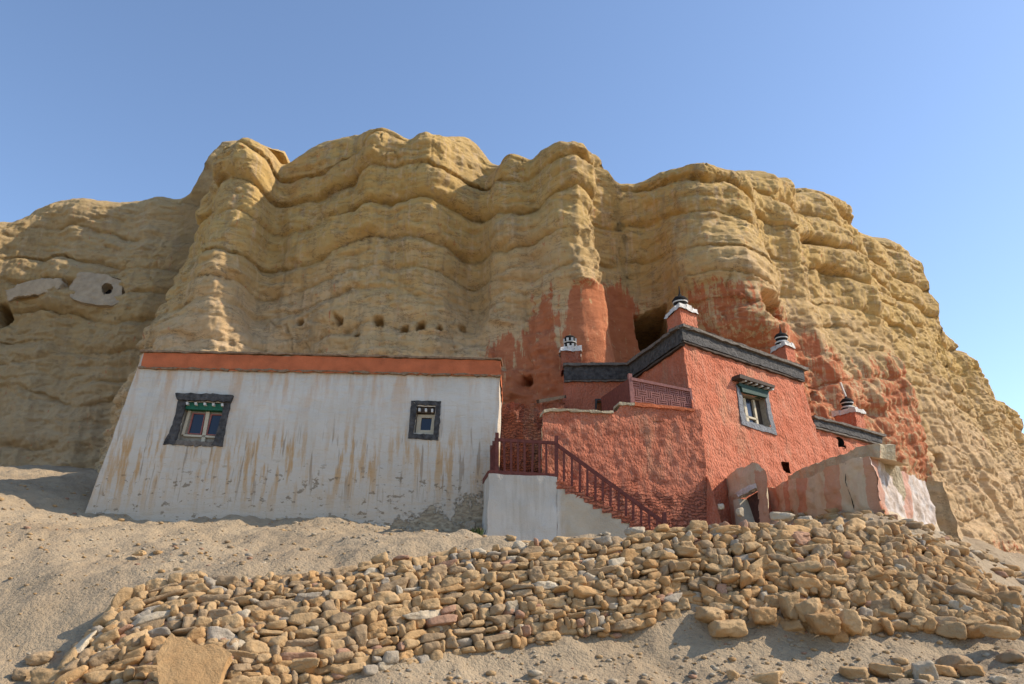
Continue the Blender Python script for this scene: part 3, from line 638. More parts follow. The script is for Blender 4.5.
mb.build('coping', M['slate'], tower, .015, 6)
mb = MB(); mb.prism(rag([(681, 341.4), (741, 361.4), (802.3, 381.4), (802.3, 382.8), (741, 363), (681, 343)], 4, .3, 12), TR_, -.02, .09); mb.prism(rag([(684, 344), (657, 362.4), (631, 380.6), (631, 382.4), (657, 364.4), (684, 346)], 4, .3, 13), TL_, -.02, .09)
mb.build('eave_board', M['oldwood'], tower, .01, 6)
tw = casement(tower, hw, TR_, 'deep window with black surround tinted as sunlit, green canopy and white glazing bars')
mb = MB(); mb.prism(rag([(735.5, 385.5), (739, 386.5), (742, 402), (745.8, 421.5), (741, 424.5), (738, 402)], 3, .25, 14), TR_, -.02, .03)
mb.prism(rag([(764, 391.5), (767.5, 392), (770.5, 411), (776.2, 435), (770.5, 428.6), (766.5, 410)], 3, .25, 15), TR_, -.02, .03)
mb.prism(rag([(745, 421), (770.5, 428.2), (776.4, 435.6), (758, 430.5), (741, 424.8)], 3, .25, 16), TR_, -.02, .04); mb.build('surround', M['sunlit_black'], tw)
pc('canopy', 'darkgreen', tw, [[(736, 384), (766.5, 391.6), (765.5, 394.4), (737, 387)], [(738.5, 387.5), (765, 394.4), (764.5, 398.6), (739.8, 392.6)]], TR_, -.1, .10)
pc('canopy_edge', 'oldwood', tw, [[(732.5, 376.6), (767.4, 388), (767, 390.6), (732, 380.4)]], TR_, -.05, .26)
[pc('beam_end', 'whitepaint', tw, [d_], TR_, .02, .22) for d_ in dots([(739.5, 382.6), (745, 384.2), (750.5, 386), (756, 387.8), (762, 389.6), (766.5, 391)], 1.0, 1.1)]
pc('sash', 'cream', tw, [[(740, 394), (742, 394.5), (747.2, 422), (745, 422)], [(747.6, 396), (750, 396.4), (755.2, 425), (752.6, 424.4)], [(743, 411.6), (762.5, 417), (763, 419), (743.4, 413.6)], [(757.5, 398), (759.3, 398.4), (764.6, 427.4), (762.6, 427)]], TR_, -.24, -.16)
pc('pane', 'glass', tw, [[(740, 393.5), (758.5, 398), (764, 427), (744.6, 422)]], TR_, -.28, -.22); pc('shutter', 'oldwood', tw, [[(758.5, 398), (765, 399), (771, 429), (764, 427)]], TR_, -.28, -.20)
turret(tower, At+.10*rdir/np.linalg.norm(rdir)+.10*ldir/np.linalg.norm(ldir), rdir, ldir, .72, .85, 9.0, 9.95, fs=1.15, seed=1)
tt = TR_.q(789, 367.8); turret(tower, tt+.05*ldir/np.linalg.norm(ldir), rdir, ldir, .50, .75, tt[2]-.2, tt[2]+.78, fs=1.1, seed=2)

# recessed chamber with a black cornice
K = Plane(at(565, 367, 23.3), at(640, 367, 23.3), at(565, 367, 23.3)-V(0, 0, 1))
chamber = thing('red_chamber', 'small flat fronted red room with a black cornice, set back between cliff and tower', 'building', K.q(600, 425))
hk = [(597, 400.5), (612, 400.5), (612, 412), (596.5, 412)]
mb = MB(); mb.curtain([(565, 366.8), (636, 366.8)], [(563, 432), (640, 432)], K, .07, [hk]); a, b = K.q(565, 366.8), K.q(563, 432); mb.quad(b+V(0, 1.5, 0), b, a, a+V(0, 1.5, 0)); c_ = K.q(636, 366.8)
mb.quad(a-V(0, 0, .1), c_-V(0, 0, .1), c_+V(0, 1.6, -.1), a+V(0, 1.6, -.1)); mb.build('wall', M['reddark'], chamber, .03, 2)
mb = MB(); mb.prism(rag([(564, 367), (600, 367), (634, 366.8), (634.5, 379.8), (600, 380.6), (564, 380.6)], 5, .35, 30), K, -.05, .11); mb.build('cornice', M['black'], chamber, .012, 5)
mb = MB(); mb.prism(rag([(563, 364.8), (635, 364.6), (635, 367), (563, 367.2)], 4, .3, 31), K, -.3, .2); mb.prism(rag([(564, 380.6), (634, 379.8), (634, 381.6), (564, 382.6)], 4, .4, 32), K, -.02, .09); mb.build('coping', M['slate'], chamber, .012, 6)
kw = casement(chamber, hk, K); mb = MB(); ring(mb, [(595, 399), (613, 399), (613, 412.5), (595, 412.5)], hk, K, -.02, .03); mb.build('surround', M['black'], kw)
q = K.q(562, 366); turret(chamber, q+V(0, .12, 0), V(1, 0, 0), V(0, 1, 0), .60, .6, q[2]-.1, q[2]+.56, kind='drum', fs=1.15, seed=3, mat='oldbrick')

# terrace block in front of the tower
T = Plane(at(545, 411, 18.95), at(700, 409, 19.85), at(546, 525, 18.8))
ter = thing('red_terrace', 'rough red plastered block with bare brickwork at its foot, behind the staircase', 'building', T.q(620, 530))
top = [(543, 414), (549, 411), (580, 412), (612, 414), (614, 413), (621, 404.5), (660, 407), (701, 410)]
mb = MB(); mb.curtain(top, [(541, 545), (712, 545)], T, .05, wob=.04)
mb.build('wall', M['redbrick'], ter, .038, 3.6, 5)
mb = MB(); mb.quad(T.q(541, 545)+V(.1, 3, 0), T.q(541, 545)+V(0, .02, 0), T.q(543, 414)+V(0, .02, 0), T.q(543, 414)+V(.1, 3, 0)); mb.build('side_plaster', M['cream'], ter, .05, 2)
f0 = T.q(545, 411.5)-V(0, 0, .08); mb = MB(); f1 = T.q(701, 410); f1 = V(f1[0], f1[1], f0[2]); mb.quad(f0, f1, f1+V(-.6, 3.6, 0), f0+V(.1, 4, 0)); mb.build('floor', M['buff'], ter, .02)
mb = MB(); mb.prism(rag([(544, 410), (550, 408.8), (613, 411.6), (613, 414), (550, 411.6), (543, 413.5)], 4, .4, 40), T, -.35, .06); mb.prism(rag([(619, 402), (634, 403.4), (634, 406), (618, 405)], 4, .3, 41), T, -.4, .05); mb.build('coping', M['buff'], ter, .015, 6)
mb = MB(); mb.prism(rag([(634, 402.6), (694, 409), (694, 411.6), (634, 406)], 4, .35, 42), T, -.3, .05); mb.build('parapet_edge', M['redband'], ter, .015, 6)
lat = thing('lattice_balustrade', 'maroon fretwork balustrade panel on the red terrace parapet', 'balustrade', T.q(660, 407, -.1))
pc('post', 'timber2', lat, [[(629.4, 372.5), (632.8, 372.8), (636, 403.5), (632, 403.5)]], T, -.16, -.06)
pc('post', 'timber2', lat, [[(690.3, 387), (692.3, 387.5), (695.6, 409), (693.6, 409)]], T, -.16, -.06)
pc('top_rail', 'timber2', lat, [[(632, 376.4), (691, 388.6), (691.6, 391), (632.2, 379.4)]], T, -.15, -.05); pc('bottom_rail', 'timber', lat, [[(635, 401), (694, 407.6), (694.2, 409.4), (635.3, 403.3)]], T, -.15, -.05)
mb = MB(); C4 = [V(633.2, 379.6), V(691, 391), V(694, 408), V(635.4, 401.4)]
def lp(u, v): return (1-v)*((1-u)*C4[0]+u*C4[1])+v*((1-u)*C4[3]+u*C4[2])
nu, nv_ = 9, 3
for i in range(nu):
    for j in range(nv_):
        for k in range(3):
            f0_, f1_ = (k+.5)/3-.10, (k+.5)/3+.10
            u0, u1, v0, v1 = (i+f0_, i+f1_, j-.05, j+1.05) if (i+j) % 2 else (i-.05, i+1.05, j+f0_, j+f1_)
            mb.prism([lp(max(0, u0)/nu, max(0, v0)/nv_), lp(min(nu, u1)/nu, max(0, v0)/nv_), lp(min(nu, u1)/nu, min(nv_, v1)/nv_), lp(max(0, u0)/nu, min(nv_, v1)/nv_)], T, -.12 if (i+j) % 2 else -.118, -.085)
mb.build('fretwork', M['timber2'], lat)
p0 = T.q(631, 378, -.11); p1 = T.q(633.5, 403, -.11); dv = V(-.30, 1.0, 0)*1.7
mb = MB(); mb.solid(np.array([p0, p0+dv, p1+dv, p1]), np.array([p0, p0+dv, p1+dv, p1])+V(-.05, -.01, 0)); mb.build('side_panel', M['timber'], lat)

# brick wall at the back of the alley
Q = Plane(at(500, 400, 22.6), at(566, 400, 22.7), at(500, 480, 22.5))
al = thing('alley_wall', 'worn dark red masonry wall at the back of the gap beside the white house', 'wall', Q.q(530, 490))
mb = MB(); mb.curtain([(494, 408), (520, 404), (566, 402)], [(494, 505), (566, 505)], Q, .06, wob=.1); a, b = Q.q(494, 408), Q.q(566, 402); mb.quad(a, b, b+V(0, 1.6, .1), a+V(0, 1.6, .1)); mb.build('wall', M['oldbrick'], al, .09, 3, 4)
q0, q1 = at(565, 396.5, 23.1), at(538, 401.5, 22.1); mb = MB(); mb.bar(q0, q1, .10, .10); tag(mb.build('timber_beam', M['oldwood'], None, .015, 5), 'dark weathered beam jutting from the side of the red chamber', 'beam')

# landing and stair
Lp = Plane(at(490, 474, 18.3), at(556, 476, 18.3), at(490, 545, 18.2))
st = thing('staircase', 'grey limewashed stair block with maroon timber railings and red steps, beside the white house', 'staircase', Lp.q(550, 545))
back = V(-.16, 1.15, 0)
mb = MB(); mb.curtain([(489, 474), (557, 477)], [(485.5, 580), (557, 576)], Lp, .06)
a, b = Lp.q(489, 474), Lp.q(485.5, 580); mb.quad(b+back, b, a, a+back); c_ = Lp.q(557, 477); mb.quad(a, c_, c_+back, a+back); mb.build('landing', M['landing'], st, .03, 1.8)
mb = MB(); N = 11; xs = np.linspace(557, 658, N+1); ys = np.linspace(479, 533, N+1); tp = []
for k in range(N): tp += [(xs[k], ys[k]+5), (xs[k+1]-.2, ys[k]+6)]
mb.curtain(tp, [(557, 576), (658, 560)], Lp, .04); mb.build('flight_wall', M['landing'], st, .03, 2)
for k in range(N):
    A0, A1 = Lp.q(xs[k]-1, ys[k]+2.5, .02), Lp.q(xs[k+1], ys[k]+2.5, .02); mb = MB(); dn = V(0, 0, -.17); bk = V(-.05, 1.05, 0)
    mb.quad(A0+dn, A1+dn, A1, A0, .06); mb.quad(A0, A1, A1+bk, A0+bk, .1); mb.quad(A1+dn, A1+dn+bk, A1+bk, A1, .1); mb.build('step', M['redbrick'], st, .03, 5)
rs0 = np.random.default_rng(3); rl = MB(); hg = lambda a, b, w=.07, d=.07: rl.bar(a, b, w, d, side=Lp.ex)
dq = lambda x, y: Lp.q(x, y, -.05)
for x, y0, y1 in ((497, 432.5, 474.5), (556.5, 435.5, 478)): MB_ = MB(); MB_.bar(dq(x, y0), dq(x, y1), .085, .085, side=Lp.ex); MB_.build('post', M['timber'], st)
fx = dq(497, 440); by = dq(497, 472)
for t in (.55, 1.):
    o = back*t*.95; mb = MB(); mb.bar(dq(497, 435)+o, dq(497, 474)+o, .08, .08, side=Lp.ex); mb.build('post', M['timber'], st)
mb = MB(); mb.bar(dq(494.5, 439), dq(558, 442.6), .06, .075); mb.bar(dq(497, 439)+V(0, .04, 0), dq(497, 439)+back*.95, .06, .07); mb.build('top_rail', M['timber'], st)
mb = MB(); mb.bar(dq(489, 472.2), dq(558, 476.2), .09, .12); mb.bar(dq(489.6, 472.2)+V(0, .06, 0), dq(489.6, 472.2)+back, .09, .12); mb.build('bottom_rail', M['timber'], st)
for k in range(7):
    x = 504+7.1*k+rs0.normal(0, .35); mb = MB(); mb.bar(dq(x+rs0.normal(0, .3), 440+.06*(x-497)), dq(x, 472.6+.06*(x-497)), .05, .045, side=Lp.ex); mb.build('baluster', M['timber'], st)
for t in (.2, .38, .75): mb = MB(); o = back*t; mb.bar(dq(496.6, 440)+o, dq(496.6, 472)+o, .045, .05, side=Lp.ex); mb.build('baluster', M['timber'], st)
mb = MB(); mb.bar(dq(556, 443.5), dq(665, 523), .06, .085); mb.build('handrail', M['timber'], st)
for k in range(13):
    x = 564.5+7.7*k+rs0.normal(0, .4); y = 443.5+(x-556)*.7294; mb = MB(); mb.bar(dq(x, y), dq(x, min(533, 479+(x-557)*.535+4)), .05, .045, side=Lp.ex); mb.build('baluster', M['timber'], st)
mb = MB(); mb.bar(dq(664.5, 512), dq(665.5, 535), .09, .09, side=Lp.ex); mb.build('post', M['timber'], st)

# right annex
X_ = Plane(at(813, 420, 24.6), at(879, 438, 26.9), at(836, 520, 24.4))
an = thing('red_annex', 'low red lean-to with a grey cornice, between the tower and the bare cliff', 'building', X_.q(860, 520))
ha = [(836, 437.5), (842.5, 439), (846, 448.5), (839, 447)]
mb = MB(); mb.curtain([(806, 418), (879, 437.6)], [(830, 530), (905, 530)], X_, .07, [ha]); a, b = X_.q(879, 437.6), X_.q(905, 530); mb.quad(b, b+V(-1.4, 2, 0), a+V(-1.4, 2, 0), a)
c_ = X_.q(806, 418); mb.quad(c_-V(0, 0, .1), a-V(0, 0, .1), a+V(-1.5, 2, -.1), c_+V(-1.5, 2, -.1)); mb.build('wall', M['red'], an, .07, 2.2, 5)
mb = MB(); mb.prism(rag([(810, 418.4), (845, 427.8), (879.5, 437.2), (879, 444), (846, 435.6), (811, 426.4)], 4, .3, 50), X_, -.05, .12); mb.build('cornice', M['black'], an, .012, 5)
mb = MB(); mb.prism(rag([(809, 416.8), (881, 436), (881, 438), (809, 419)], 4, .3, 51), X_, -.3, .2); mb.prism(rag([(811, 426.6), (880, 444.6), (880, 446.2), (811, 428.4)], 4, .3, 52), X_, -.02, .1); mb.build('coping', M['slate'], an, .012, 6)
c_ = MB(); c_.sleeve(ha, X_, .0, -.4); c_.prism(ha, X_, -.44, -.4); c_.build('opening', M['dark'], an)
d1 = at(879, 438, 26.9)-at(813, 420, 24.6); q = X_.q(863, 433); turret(an, q+V(-.1, .14, 0), d1, V(-.6, .8, 0), .55, .8, q[2]-.2, q[2]+.80, tilt=1, fs=1.15, seed=4)

# banded wall beside the heap, with its broken doorway
Bc, Bb, Bl = at(868, 455, 17.5), at(891, 532, 17.25), at(768, 487, 21.6)
BL_ = Plane(Bc, Bb, Bl); BR_ = Plane(Bc, Bb, at(925, 480, 20.8))
bw = thing('banded_wall', 'buff plaster wall with broad red vertical bands and a white sunlit end', 'wall', BL_.q(820, 530))
marks = {'paint': [[(796, 470), (806, 470), (810, 540), (800, 540)], [(823, 460), (836, 456), (846, 540), (828, 540)], [(860, 450), (869, 450), (893, 540), (876, 540)], [(762, 480), (774, 480), (782, 540), (764, 540)], [(783, 480), (788, 480), (792, 540), (786, 540)]]}
mb = MB(); mb.curtain([(762, 489), (775, 487.5), (790, 480), (812, 475), (840, 463), (868, 455)], [(762, 545), (891, 545)], BL_, .05, marks=marks, wob=.05, cap=V(1.2, .5, -.1))
mb.curtain([(868, 455), (890, 466), (908, 474), (925, 481)], [(894.6, 545), (952, 570)], BR_, .05, marks={'white': [[(860, 440), (932, 475), (938, 520), (930, 528), (880, 508)]], 'paint': [[(866, 440), (874, 450), (896, 545), (890, 545)], [(900, 470), (907, 470), (914, 520), (908, 520)]]})
mb.build('wall', M['banded'], bw, .07, 2.4, 5)
mb = MB(); pts = [(845, 462), (848, 476), (847, 484), (852, 497), (853, 507), (858, 520), (856, 533)]
for k in range(len(pts)-1): mb.prism([(pts[k][0]-.12, pts[k][1]), (pts[k][0]+.12, pts[k][1]), (pts[k+1][0]+.14, pts[k+1][1]), (pts[k+1][0]-.1, pts[k+1][1])], BL_, -.1, .006)
mb.build('crack', M['dark'], bw, .07, 2.4, 5)
P2 = Plane(BL_.p-BL_.n*.75, BL_.p-BL_.n*.75+BL_.ex, BL_.p-BL_.n*.75+BL_.ey)
pw = thing('parapet_wall', 'plain tan wall standing just behind the banded wall, with a stony broken end', 'wall', P2.q(830, 500))
mb = MB(); tpp = [(788, 476), (800, 468), (825, 461), (850, 452), (866, 445), (878, 444)]; mb.curtain(tpp, [(788, 500), (886, 500)], P2, .05, wob=.06, cap=V(.45, .2, 0))
a, b, c_, d_ = P2.q(788, 476), P2.q(878, 444), P2.q(886, 500), P2.q(788, 500); o = V(.45, .2, 0); mb.quad(c_, c_+o, b+o, b); mb.quad(b, b+o+V(.25, .35, -.3), c_+o+V(.25, .35, -.3), c_); mb.build('wall', M['buff'], pw, .07, 2.6, 4)
D = Plane(at(727, 474, 20.4), at(753, 462, 18.9), at(732, 520, 20.3))
dw = thing('doorway_wall', 'broken buff wall end holding a small dark doorway, left of the banded wall', 'wall', D.q(745, 522))
hd = [(740.5, 498), (755.5, 489), (761, 530), (750, 530)]
mb = MB(); mb.curtain([(727, 476), (735, 470), (746, 465), (754, 461.5), (766, 472)], [(722, 535), (770, 535)], D, .05, [hd], marks={'paint': [[(755, 470), (768, 470), (775, 540), (760, 540)], [(724, 492), (738, 500), (742, 540), (720, 540)]]}, wob=.03)
a, b = D.q(766, 472), D.q(770, 535); mb.quad(b, b+V(.15, .6, 0), a+V(.15, .6, -.2), a); c_ = D.q(754, 461.5); d_ = D.q(727, 476); mb.quad(c_, a, a+V(.15, .6, -.2), c_+V(.3, .6, -.1)); mb.quad(d_, c_, c_+V(.3, .6, -.1), d_+V(.45, .3, 0)); mb.build('wall', M['banded'], dw, .05, 2.6, 4)
mb = MB(); mb.prism(hd, D, -.22, -.16); mb.build('door', M['doorwood'], dw); 
mb = MB(); mb.prism(rag([(736, 493.5), (756, 482.5), (756.5, 488), (740, 498)], 3, .4, 61), D, -.15, .04); mb.build('lintel', M['limestone'], dw, .02, 6)
mb = MB(); mb.prism([(736.5, 500), (741, 499), (750.5, 527), (740, 529)], D, -.16, .08); mb.build('door_jamb', M['cream'], dw, .02, 5)
mb = MB(); p0 = at(708, 478, 19.75); pts = [at(707, 476, 19.72), at(712, 492, 19.55), at(720, 520, 19.35), at(722, 545, 19.3), at(706, 545, 19.6)]
A = np.array(pts); mb.solid(A, A+V(.05, .6, 0)); tag(mb.build('buttress', M['red'], None, .06, 2.5), 'small sloping plaster buttress at the foot of the red tower corner', 'buttress')

# fragments of wall to the right of the banded wall and high on the left
p0 = at(922, 483, 21.6); Fp = Plane(p0, p0+V(.98, -.2, 0), p0+V(0, 0, 1))
fr = MB(); fr.curtain([(921, 483), (932, 481), (942, 482)], [(938, 552), (952, 556), (968, 560)], Fp, .05, wob=.05); a, b = Fp.q(942, 482), Fp.q(968, 560); fr.quad(b, b+V(1.6, 2.4, 0), a+V(1.2, 2.2, -.2), a); c_ = Fp.q(921, 483); fr.quad(c_, a, a+V(.6, 1.2, 0), c_+V(.6, .6, 0))
tag(fr.build('plaster_wall', M['rock'], None, .06, 2.5), 'narrow smooth buff wall fragment leaning against the cliff right of the banded wall', 'wall')
_px, _py = proj(CL); _k = inpoly(_px, _py, [(72, 276), (120, 280), (120, 300), (74, 298)]); Y0 = float(np.percentile(CL[_k][:, 1], 5))
Rp = Plane(at(96, 288, Y0), at(110, 288, Y0+.05), at(96, 300, Y0-.12)); ro = [(70, 288), (77, 273), (90, 271.5), (103, 274), (123, 279.5), (122, 301), (112, 306), (84, 303), (69, 297)]; hh = [(101, 287), (105, 283.5), (111, 284), (114, 288), (111, 294), (104, 295)]
mb = MB(); mb.curtain([(70, 286), (77, 273), (90, 271.5), (103, 274), (123, 279.5)], [(69, 297), (84, 303), (100, 305), (112, 306), (122, 301)], Rp, .05, [hh], wob=.08); mb.sleeve(hh, Rp, 0, -.5); mb.sleeve(ro, Rp, -.02, -1.2)
rw = tag(mb.build('ruined_wall', M['faded'], None, .07, 1.5), 'pale ruined wall high on the left cliff with a ragged dark hole', 'wall')
mb = MB(); mb.prism(hh, Rp, -.6, -.5); mb.build('hole_back', M['dark'], rw)
tag(plaster('plaster_strip', M['faded'], [[(9, 291), (30, 284), (66, 279), (67, 287), (40, 294), (9, 300)]], .08), 'low sloping strip of pale plaster on the far left cliff', 'ledge')

# ------------------------------------------------------------------ dry stone wall and heap
import bmesh
def ico(sub):
    bm = bmesh.new(); bmesh.ops.create_icosphere(bm, subdivisions=sub, radius=1); bm.verts.ensure_lookup_table()
    v = np.array([x.co[:] for x in bm.verts]); f = np.array([[q.index for q in p.verts] for p in bm.faces]); bm.free(); return v, f
ICO3, ICO2, ICO1 = ico(4), ico(3), ico(1)
def stone_shape(d, r, flat=.35, p=14):
    nr_ = r.integers(4, 11); nn = r.normal(size=(nr_, 3)); nn /= np.linalg.norm(nn, axis=1)[:, None]; hh = r.uniform(.76, 1.1, nr_)
    axn = np.array([[1, 0, 0], [-1, 0, 0], [0, 1, 0], [0, -1, 0], [0, 0, 1], [0, 0, -1]], float)+r.normal(0, .16, (6, 3)); axn /= np.linalg.norm(axn, axis=1)[:, None]
    N_ = np.r_[nn, axn]; H_ = np.r_[hh, r.uniform(.72, .95, 6)]
    q = np.maximum(0, d@N_.T/H_); return d*((q**p).sum(1)**(-1/p))[:, None]
def resample(K, n):
    P = np.array([at(*k) for k in K]); l = np.r_[0, np.cumsum(np.linalg.norm(np.diff(P[:, :2], axis=0), axis=1))]; t = np.linspace(0, 1, n); return np.stack([np.interp(t*l[-1], l, P[:, k]) for k in range(3)], -1)
nS = 400
kx = np.linspace(62, 1030, nS)
Ff = np.array([at(x, np.interp(x, [k[0] for k in FOOT], [k[1] for k in FOOT]), np.interp(x, [k[0] for k in FOOT], [k[2] for k in FOOT])) for x in kx])
Tt = np.array([at(x, np.interp(x, [k[0] for k in TOP], [k[1] for k in TOP]), np.interp(x, [k[0] for k in TOP], [k[2] for k in TOP])) for x in kx])
Lu = np.r_[0, np.cumsum(np.linalg.norm(np.diff((Ff+Tt)/2, axis=0), axis=1))]; Hh = np.linalg.norm(Tt-Ff, axis=1)
def surf(a, b):
    F_ = np.array([np.interp(a, Lu, Ff[:, k]) for k in range(3)]); T_ = np.array([np.interp(a, Lu, Tt[:, k]) for k in range(3)]); h = np.interp(a, Lu, Hh)
    t = b/max(h, .05); p = F_+(T_-F_)*t
    a2 = min(a+.3, Lu[-1]); a1 = max(a-.3, 0); g = lambda q: np.array([np.interp(q, Lu, (Ff+(Tt-Ff)*t)[:, k]) for k in range(3)])
    ex = g(a2)-g(a1); ex /= np.linalg.norm(ex); ez = (T_-F_)/np.linalg.norm(T_-F_); ey = np.cross(ez, ex); ey /= np.linalg.norm(ey); ez = np.cross(ex, ey)
    lay = .65*(1-.25*sstep(6.3, 8.5, a)); ez = ez*(1-lay)+np.array([0, 0, lay]); ez /= np.linalg.norm(ez); ey0 = ey; ey = np.cross(ez, ex); ey /= np.linalg.norm(ey); ez = np.cross(ex, ey)
    p = p - ey0*.12*math.sin(math.pi*min(max(t, 0), 1))
    return p, ex, ey, ez, t
rs_ = np.random.default_rng(21); stones = []
def emit(p, ex, ey, ez, w, h, dpt, rot, tone, t, loose=False):
    r = Matrix.Rotation(rot[0], 3, 'Y') @ Matrix.Rotation(rot[1], 3, 'X') @ Matrix.Rotation(rot[2], 3, 'Z')
    B = np.stack([ex, ey, ez], 1) @ np.array(r)
    stones.append(dict(p=p, B=B, s=np.array([w/2, dpt/2, h/2]), tone=tone, t=t, loose=loose, seed=len(stones)))
def pick(x): 
    return rs_.choice(TONES, p=[.48, .22, .04, .20, .03, .03] if x < 620 else [.40, .40, .02, .14, .01, .03])
b = .02; row = 0
while b < Hh.max()+.1:
    ch = rs_.uniform(.09, .165); a = rs_.uniform(-.2, .05)
    while a < Lu[-1]:
        x = np.interp(a, Lu, kx); heap = float(sstep(640, 760, x))
        wd = float((1-.12*heap)*np.clip(rs_.lognormal(math.log(.205+.05*heap), .48), .08, .55)); hs = ch*rs_.uniform(.72, 1.25)*(1+.55*heap*rs_.random())
        ac = a+wd/2; a += wd*1.0
        bb = b+ch/2+.09*math.sin(ac*.9+row*.35)*.6+rs_.normal(0, .02+.035*heap); h = np.interp(ac, Lu, Hh)
        if bb > h-.03 or bb < -.03: continue
        p, ex, ey, ez, t = surf(ac, bb); dd = rs_.uniform(.22, .34)
        if rs_.random() < .16: hs *= .6
        p = p + ey*rs_.uniform(-.04, .06)
        sg = .05+.20*heap
        emit(p, ex, ey, ez, wd*1.13, hs*1.22, dd, (rs_.normal(0, sg), rs_.normal(0, .12), rs_.normal(0, .15)), pick(x), t)
    b += ch*.93; row += 1
# loose rocks: (px, py, Y, width px, height px, tone)
LOOSE = [(195, 566, 15.6, 13, 8, 'pale'), (187, 572, 15.2, 9, 6, 'tan'), (203, 560, 15.8, 12, 8, 'pale'), (232, 592, 13.75, 42, 6, 'grey'), (388, 566, 14.8, 20, 11, 'pale'), (262, 568, 14.6, 12, 8, 'pale'), (470, 527, 19.2, 11, 9, 'grey'), (140, 553, 15.6, 10, 5, 'tan'),
         (730, 627, 13.7, 38, 14, 'tan'), (824, 624, 13.6, 28, 18, 'ochre'), (848, 621, 13.7, 22, 18, 'tan'), (712, 616, 13.9, 26, 14, 'tan'), (1006, 604, 14.4, 30, 20, 'ochre'), (790, 606, 13.9, 20, 22, 'tan'), (808, 612, 13.8, 22, 22, 'tan'), (763, 616, 13.8, 26, 15, 'ochre'),
         (850, 652, 12.8, 26, 10, 'tan'), (880, 648, 12.9, 30, 11, 'ochre'), (908, 652, 12.7, 22, 11, 'tan'), (940, 653, 12.7, 24, 10, 'ochre'), (896, 658, 12.6, 14, 8, 'tan'), (922, 660, 12.5, 22, 18, 'pale'), (968, 656, 12.6, 24, 11, 'ochre'), (1010, 650, 12.9, 26, 12, 'brown'), 
         (762, 655, 12.6, 30, 9, 'tan'), (731, 655, 12.7, 12, 7, 'tan'), (925, 671, 12.2, 14, 9, 'tan'), (998, 676, 12.1, 14, 7, 'pale'), (952, 640, 13.1, 30, 12, 'brown'), (1000, 632, 13.4, 34, 12, 'tan'), (870, 668, 12.3, 14, 7, 'tan'),
         (40, 655, 12.0, 26, 12, 'brown'), (50, 676, 11.5, 28, 15, 'tan'), (22, 672, 11.6, 18, 11, 'brown'), (740, 512, 18.0, 9, 8, 'pale'), (721, 507, 19.0, 7, 6, 'pale'),
         (782, 517, 16.7, 22, 8, 'pale'), (805, 520, 16.8, 16, 7, 'pale'), (636, 532, 16.0, 22, 9, 'pale'), (565, 541, 15.6, 26, 8, 'tan'), (530, 545, 15.6, 22, 8, 'tan'), (498, 550, 15.5, 14, 8, 'pale'), (478, 532, 18.6, 8, 7, 'brown'), (485, 538, 18.0, 7, 6, 'grey')]
for (px, py, Y, wp, hp, tone) in LOOSE:
    p = at(px, py, Y); k = Y/FPX; gzz = gz_at(p)
    g0 = ground(np.array([p[0]]), np.array([p[1]]))[0]
    if py > 636 or py < 500: p[2] = g0+hp*k*.30
    emit(p, V(1, 0, 0), V(0, 1, 0), V(0, 0, 1), wp*k, hp*k*1.15, wp*k*rs_.uniform(.7, 1.0), (rs_.normal(0, .12), 0, rs_.normal(0, .4)), tone, 2, True)
size = np.array([s['s'][0]*s['s'][2] + (1. if s['loose'] else 0) for s in stones]); order = np.argsort(-size); big = set(order[:300].tolist())
def stone_world(s, base, sub_noise=True):
    r = np.random.default_rng(1000+s['seed']); v = stone_shape(base, r, p=r.choice([8, 12, 16, 24]))*s['s']*1.06
    mx = s['s'].max(); q = v/mx; v = v*(1+.15*fbm(q*1.7+r.uniform(0, 90, 3), 4)[:, None]) + .10*s['s'].min()*np.stack([fbm(q*5+k*11+r.uniform(0, 90), 2) for k in range(3)], -1)
    return v@s['B'].T
# landmarks name where along the wall a stone lies
MARK = [(62, 160, 'left wall end'), (160, 250, 'wall below the wide window'), (250, 345, 'wall below mid white house'), (345, 440, 'wall below the small window'), (440, 500, 'wall below white house corner'), (500, 560, 'wall below the stair landing'), (560, 620, 'wall below the sloping handrail'), (620, 680, 'wall below the stair foot'), (680, 740, 'heap below the red tower'), (740, 790, 'heap below the doorway'), (790, 840, 'heap below the red bands'), (840, 890, 'heap below banded wall corner'), (890, 945, 'heap below white wall end'), (945, 1100, 'heap at its right tail')]
info = []
for i in order[:300]:
    s = stones[i]; px, py = proj(s['p']); w_, h_ = s['s'][0], s['s'][2]
    shp = 'long flat' if w_/h_ > 2.7 else ('flat' if w_/h_ > 1.9 else 'chunky')
    if s['loose']:
        where = 'resting on the ground' if py > 636 else 'lying loose'
        mk = next((m for a_, b_, m in MARK if a_ <= px < b_), 'left wall end'); pos = ('on dusty ground before the ' if py > 640 else 'lying loose by the ')+mk
    else:
        mk = next((m for a_, b_, m in MARK if a_ <= px < b_), MARK[0][2]); lv = 'foot' if s['t'] < .2 else ('lower courses' if s['t'] < .45 else ('middle' if s['t'] < .68 else ('upper courses' if s['t'] < .88 else 'top')))
        pos = lv+' of '+mk
    info.append([i, float(px), f"{shp} {s['tone']} stone {pos}"])
from collections import defaultdict
by = defaultdict(list)
for k in info: by[k[2]].append(k)
ORD = ['leftmost', 'second from left', 'third from left', 'fourth from left', 'fifth from left', 'sixth from left', 'seventh from left', 'eighth from left', 'ninth from left', 'tenth from left', 'eleventh from left', 'twelfth from left']
for lab, ks in by.items():
    ks.sort(key=lambda k: k[1])
    if len(ks) > 1:
        for j, k in enumerate(ks): k[2] = lab+', '+(ORD[min(j, 11)] if j < len(ks)-1 or len(ks) > 12 else 'rightmost')
